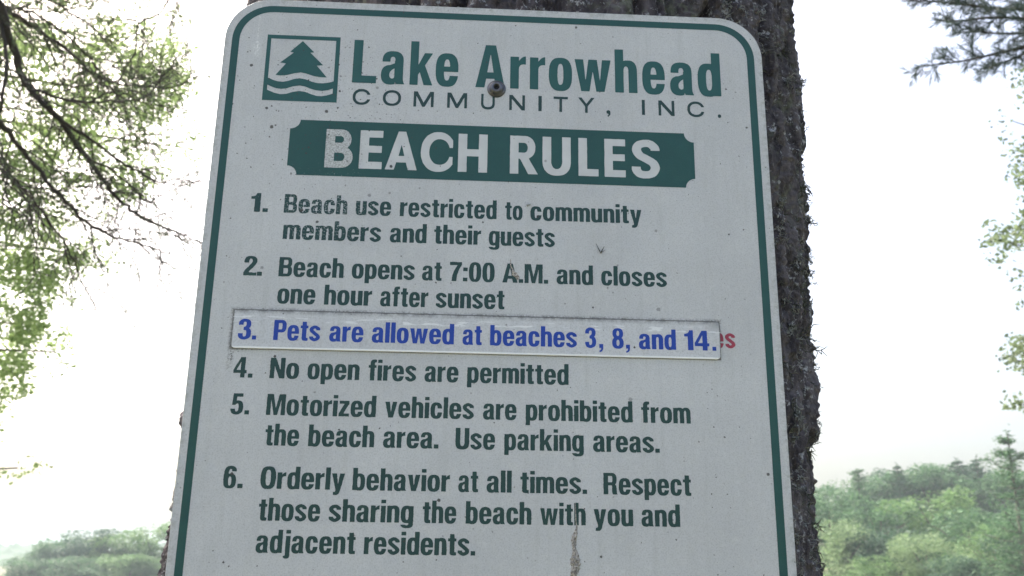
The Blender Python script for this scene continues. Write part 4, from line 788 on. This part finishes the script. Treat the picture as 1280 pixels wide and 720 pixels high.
# ---------------------------------------------------------------- wooded far shore, tree by tree
def crown_points(h, w, lobes, n, base=.06):
    P = []
    L_ = [(rng.normal(0, .22) * w, rng.normal(0, .22) * w, h * random.uniform(base + .10, .90), w * random.uniform(.11, .22), h * random.uniform(.07, .15)) for _ in range(lobes)]
    L_.append((0, 0, h * .84, w * .30, h * .15))
    for x, y, z, r_, rz in L_:
        m = n // len(L_); d = rng.normal(size=(m, 3)); d /= np.linalg.norm(d, axis=1)[:, None]
        d *= rng.uniform(.6, 1.1, (m, 1)); P.append(d * np.array([r_, r_, rz]) + np.array([x, y, z]))
    return np.vstack(P)
def broad_tree(h, w, n):
    C_ = crown_points(h, w, 40, n)
    me_t = Tubes(); simple_trunk(me_t, (0, 0, -2), (0, 0, h * .75), h * .016, h * .004, .1)
    for k in range(7):
        a = random.uniform(0, 6.28); z = h * random.uniform(.3, .6)
        me_t.add([(0, 0, z), (math.cos(a) * w * .2, math.sin(a) * w * .2, z + h * .1), (math.cos(a) * w * .36, math.sin(a) * w * .36, z + h * .22)], [h * .006, h * .004, h * .002], 5)
    return C_, me_t
def pine_tree_pts(h, w, n):
    T = Tubes(); simple_trunk(T, (0, 0, -2), (0, 0, h), h * .014, h * .002, .05)
    P = []
    z = h * .18
    while z < h * .985:
        t = (z / h - .18) / .82; ln = w * .5 * (1 - t) ** .7 * random.uniform(.55, 1.1) + .45
        for k in range(random.randint(4, 6)):
            a = random.uniform(0, 6.28); l2 = ln * random.uniform(.45, 1.15); up = .15 + .5 * t + random.uniform(-.12, .2)
            e = np.array([math.cos(a) * l2, math.sin(a) * l2, l2 * up])
            T.add([(0, 0, z), tuple(np.array([0, 0, z]) + e * .5), tuple(np.array([0, 0, z]) + e + np.array([0, 0, .12 * l2]))], [h * .003, h * .002, h * .001], 4)
            m = max(6, int(n / 60 * (.4 + l2 / w * 2)))
            s = rng.uniform(.35, 1.05, (m, 1)); c_ = np.array([0, 0, z]) + e * s + rng.normal(0, 1, (m, 3)) * np.array([.20, .20, .13]) * (l2 * .8 + .6); c_[:, 2] += .1 * l2
            P.append(c_)
        z += h * .048 * random.uniform(.7, 1.3)
    P.append(np.array([0, 0, h]) + rng.normal(0, 1, (18, 3)) * np.array([.18, .18, .5]))
    return np.vstack(P), T
def make_far(name, kind, mat, h, w, n, leaf):
    root = empty(name)
    C_, T = (pine_tree_pts if kind == 'pine' else broad_tree)(h, w, n)
    T.build('trunk', M['bark_far'], root)
    d = None
    if kind == 'pine':
        d = rng.normal(size=(len(C_), 3)); d[:, 2] *= .5
    leaves('crown', C_, rng.uniform(.7, 1.3, len(C_)) * leaf, FAR[mat], root, .6 if kind != 'pine' else .35, .1, d)
    return root
PRO = {}
def far_tree(kind, mat, px, top, dist, width, label, group=None):
    """a tree of the far shore: where it stands, how high its tip reaches, how wide its crown is"""
    h0, w0 = (20.0, 12.0) if kind != 'pine' else (24.0, 9.0)
    key = (kind, mat, len(PRO) if dist < 128 else random.randint(0, 1) if kind != 'pine' else 0)
    name = {'broad': 'broadleaf_tree', 'pine': 'pine_tree'}[kind]
    if key not in PRO:
        big = dist < 128
        PRO[key] = make_far(name, kind, mat, h0, w0, (5200 if kind == 'pine' else 10500) if big else (4200 if kind == 'pine' else 8000), .42 if big else .56)
        r = PRO[key]
    else:
        s = PRO[key]; r = s.copy(); COL.objects.link(r)
        for ch in s.children:
            c_ = ch.copy(); COL.objects.link(c_); c_.parent = r
    g = at(px, 500, dist); zb = float(terrain(np.array([g[0]]), np.array([g[1]]))[0])
    tip = at(px, top, dist)[2]; wm = width / FPX * dist
    r.location = (g[0], g[1], zb - .2); r.rotation_euler = (0, 0, random.uniform(0, 6.28))
    r.scale = (wm / w0, wm / w0, (tip - zb) / h0)
    for k in ('label', 'category', 'group', 'kind'):
        if k in r: del r[k]
    tag(r, label, 'tree', group)
    return r
FARTREES = [
    # right: hillside row behind
    ('pine', 'mid', 1063, 586, 205, 52, 'round headed hazy conifer on the skyline, nearest the big trunk'),
    ('pine', 'dark', 1112, 580, 215, 46, 'dark pointed hazy conifer on the skyline at the left of the far ridge top'),
    ('broad', 'mid', 1147, 578, 220, 98, 'broad domed hazy tree in the middle of the far skyline'),
    ('pine', 'dark', 1186, 574, 222, 62, 'dark spiky conifer on the skyline left of the tall pine'),
    ('pine', 'dark', 1210, 571, 218, 55, 'dark spiky conifer touching the tall pine on the skyline'),
    ('broad', 'mid', 1240, 588, 215, 92, 'hazy tree seen through the branches of the tall pine'),
    ('broad', 'mid', 1290, 584, 210, 98, 'hazy tree on the skyline cut by the right edge'),
    # right: front of the wood
    ('broad', 'mid', 1024, 608, 165, 86, 'light green tree peeping out right beside the big trunk, higher than the paler one'),
    ('broad', 'pale', 1040, 650, 140, 84, 'pale yellowish tree low beside the big trunk'),
    ('broad', 'mid', 1085, 622, 160, 109, 'dense mid green tree between the pale low tree and the bright one'),
    ('broad', 'bright', 1150, 612, 158, 117, 'bright green domed tree in the middle of the far wood'),
    ('broad', 'dark', 1098, 660, 138, 84, 'dark green tree in front of the dense mid green one'),
    ('broad', 'pale', 1135, 664, 124, 84, 'grey green pale tree low in the middle of the wood'),
    ('broad', 'mid', 1190, 632, 140, 103, 'mid green tree left of the tall pine'),
    ('broad', 'bright', 1218, 650, 126, 103, 'yellow green tree at the foot of the tall pine'),
    ('pine', 'mid', 1253, 540, 112, 104, 'tall layered pine rising above the far wood at the right'),
    ('broad', 'dark', 1270, 662, 118, 98, 'dark green tree at the bottom right corner'),
    ('broad', 'bright', 1075, 692, 122, 84, 'light green tree at the bottom edge between trunk and pale tree'),
    ('broad', 'dark', 1175, 690, 116, 89, 'dark green tree at the bottom edge left of the yellow green one'),
    # left: clump across the water
    ('broad', 'mid', 84, 678, 285, 50, 'small hazy tree, leftmost of the clump at the lower left'),
    ('broad', 'mid', 110, 669, 282, 60, 'hazy tree second from the left in the lower left clump'),
    ('broad', 'dark', 140, 660, 275, 74, 'tallest darker hazy tree in the middle of the lower left clump'),
    ('broad', 'bright', 178, 667, 270, 74, 'light green hazy tree right of the tallest in the lower left clump'),
    ('broad', 'bright', 212, 654, 262, 76, 'light green hazy tree half hidden by the sign in the lower left clump'),
    ('broad', 'mid', 74, 697, 262, 52, 'low hazy shrubby tree at the left foot of the lower left clump'),
    ('broad', 'mid', 128, 694, 255, 66, 'low hazy shrubby tree under the tallest of the lower left clump'),
    ('broad', 'bright', 190, 692, 250, 70, 'low light green shrubby tree at the foot of the lower left clump beside the sign'),
    ('broad', 'mid', 1040, 598, 212, 76, 'hazy rounded tree on the skyline touching the big trunk'),
    ('broad', 'mid', 1090, 592, 222, 84, 'hazy rounded tree on the skyline filling the dip between the two nearest conifers'),
    ('broad', 'dark', 1128, 583, 226, 80, 'hazy dark rounded tree on the skyline right of the pointed conifer'),
    ('broad', 'mid', 1172, 579, 224, 80, 'hazy rounded tree on the skyline between the domed tree and the spiky conifers'),
    ('broad', 'dark', 1212, 578, 222, 76, 'hazy dark rounded tree on the skyline behind the tall pine'),

]
for t in FARTREES: far_tree(*t)
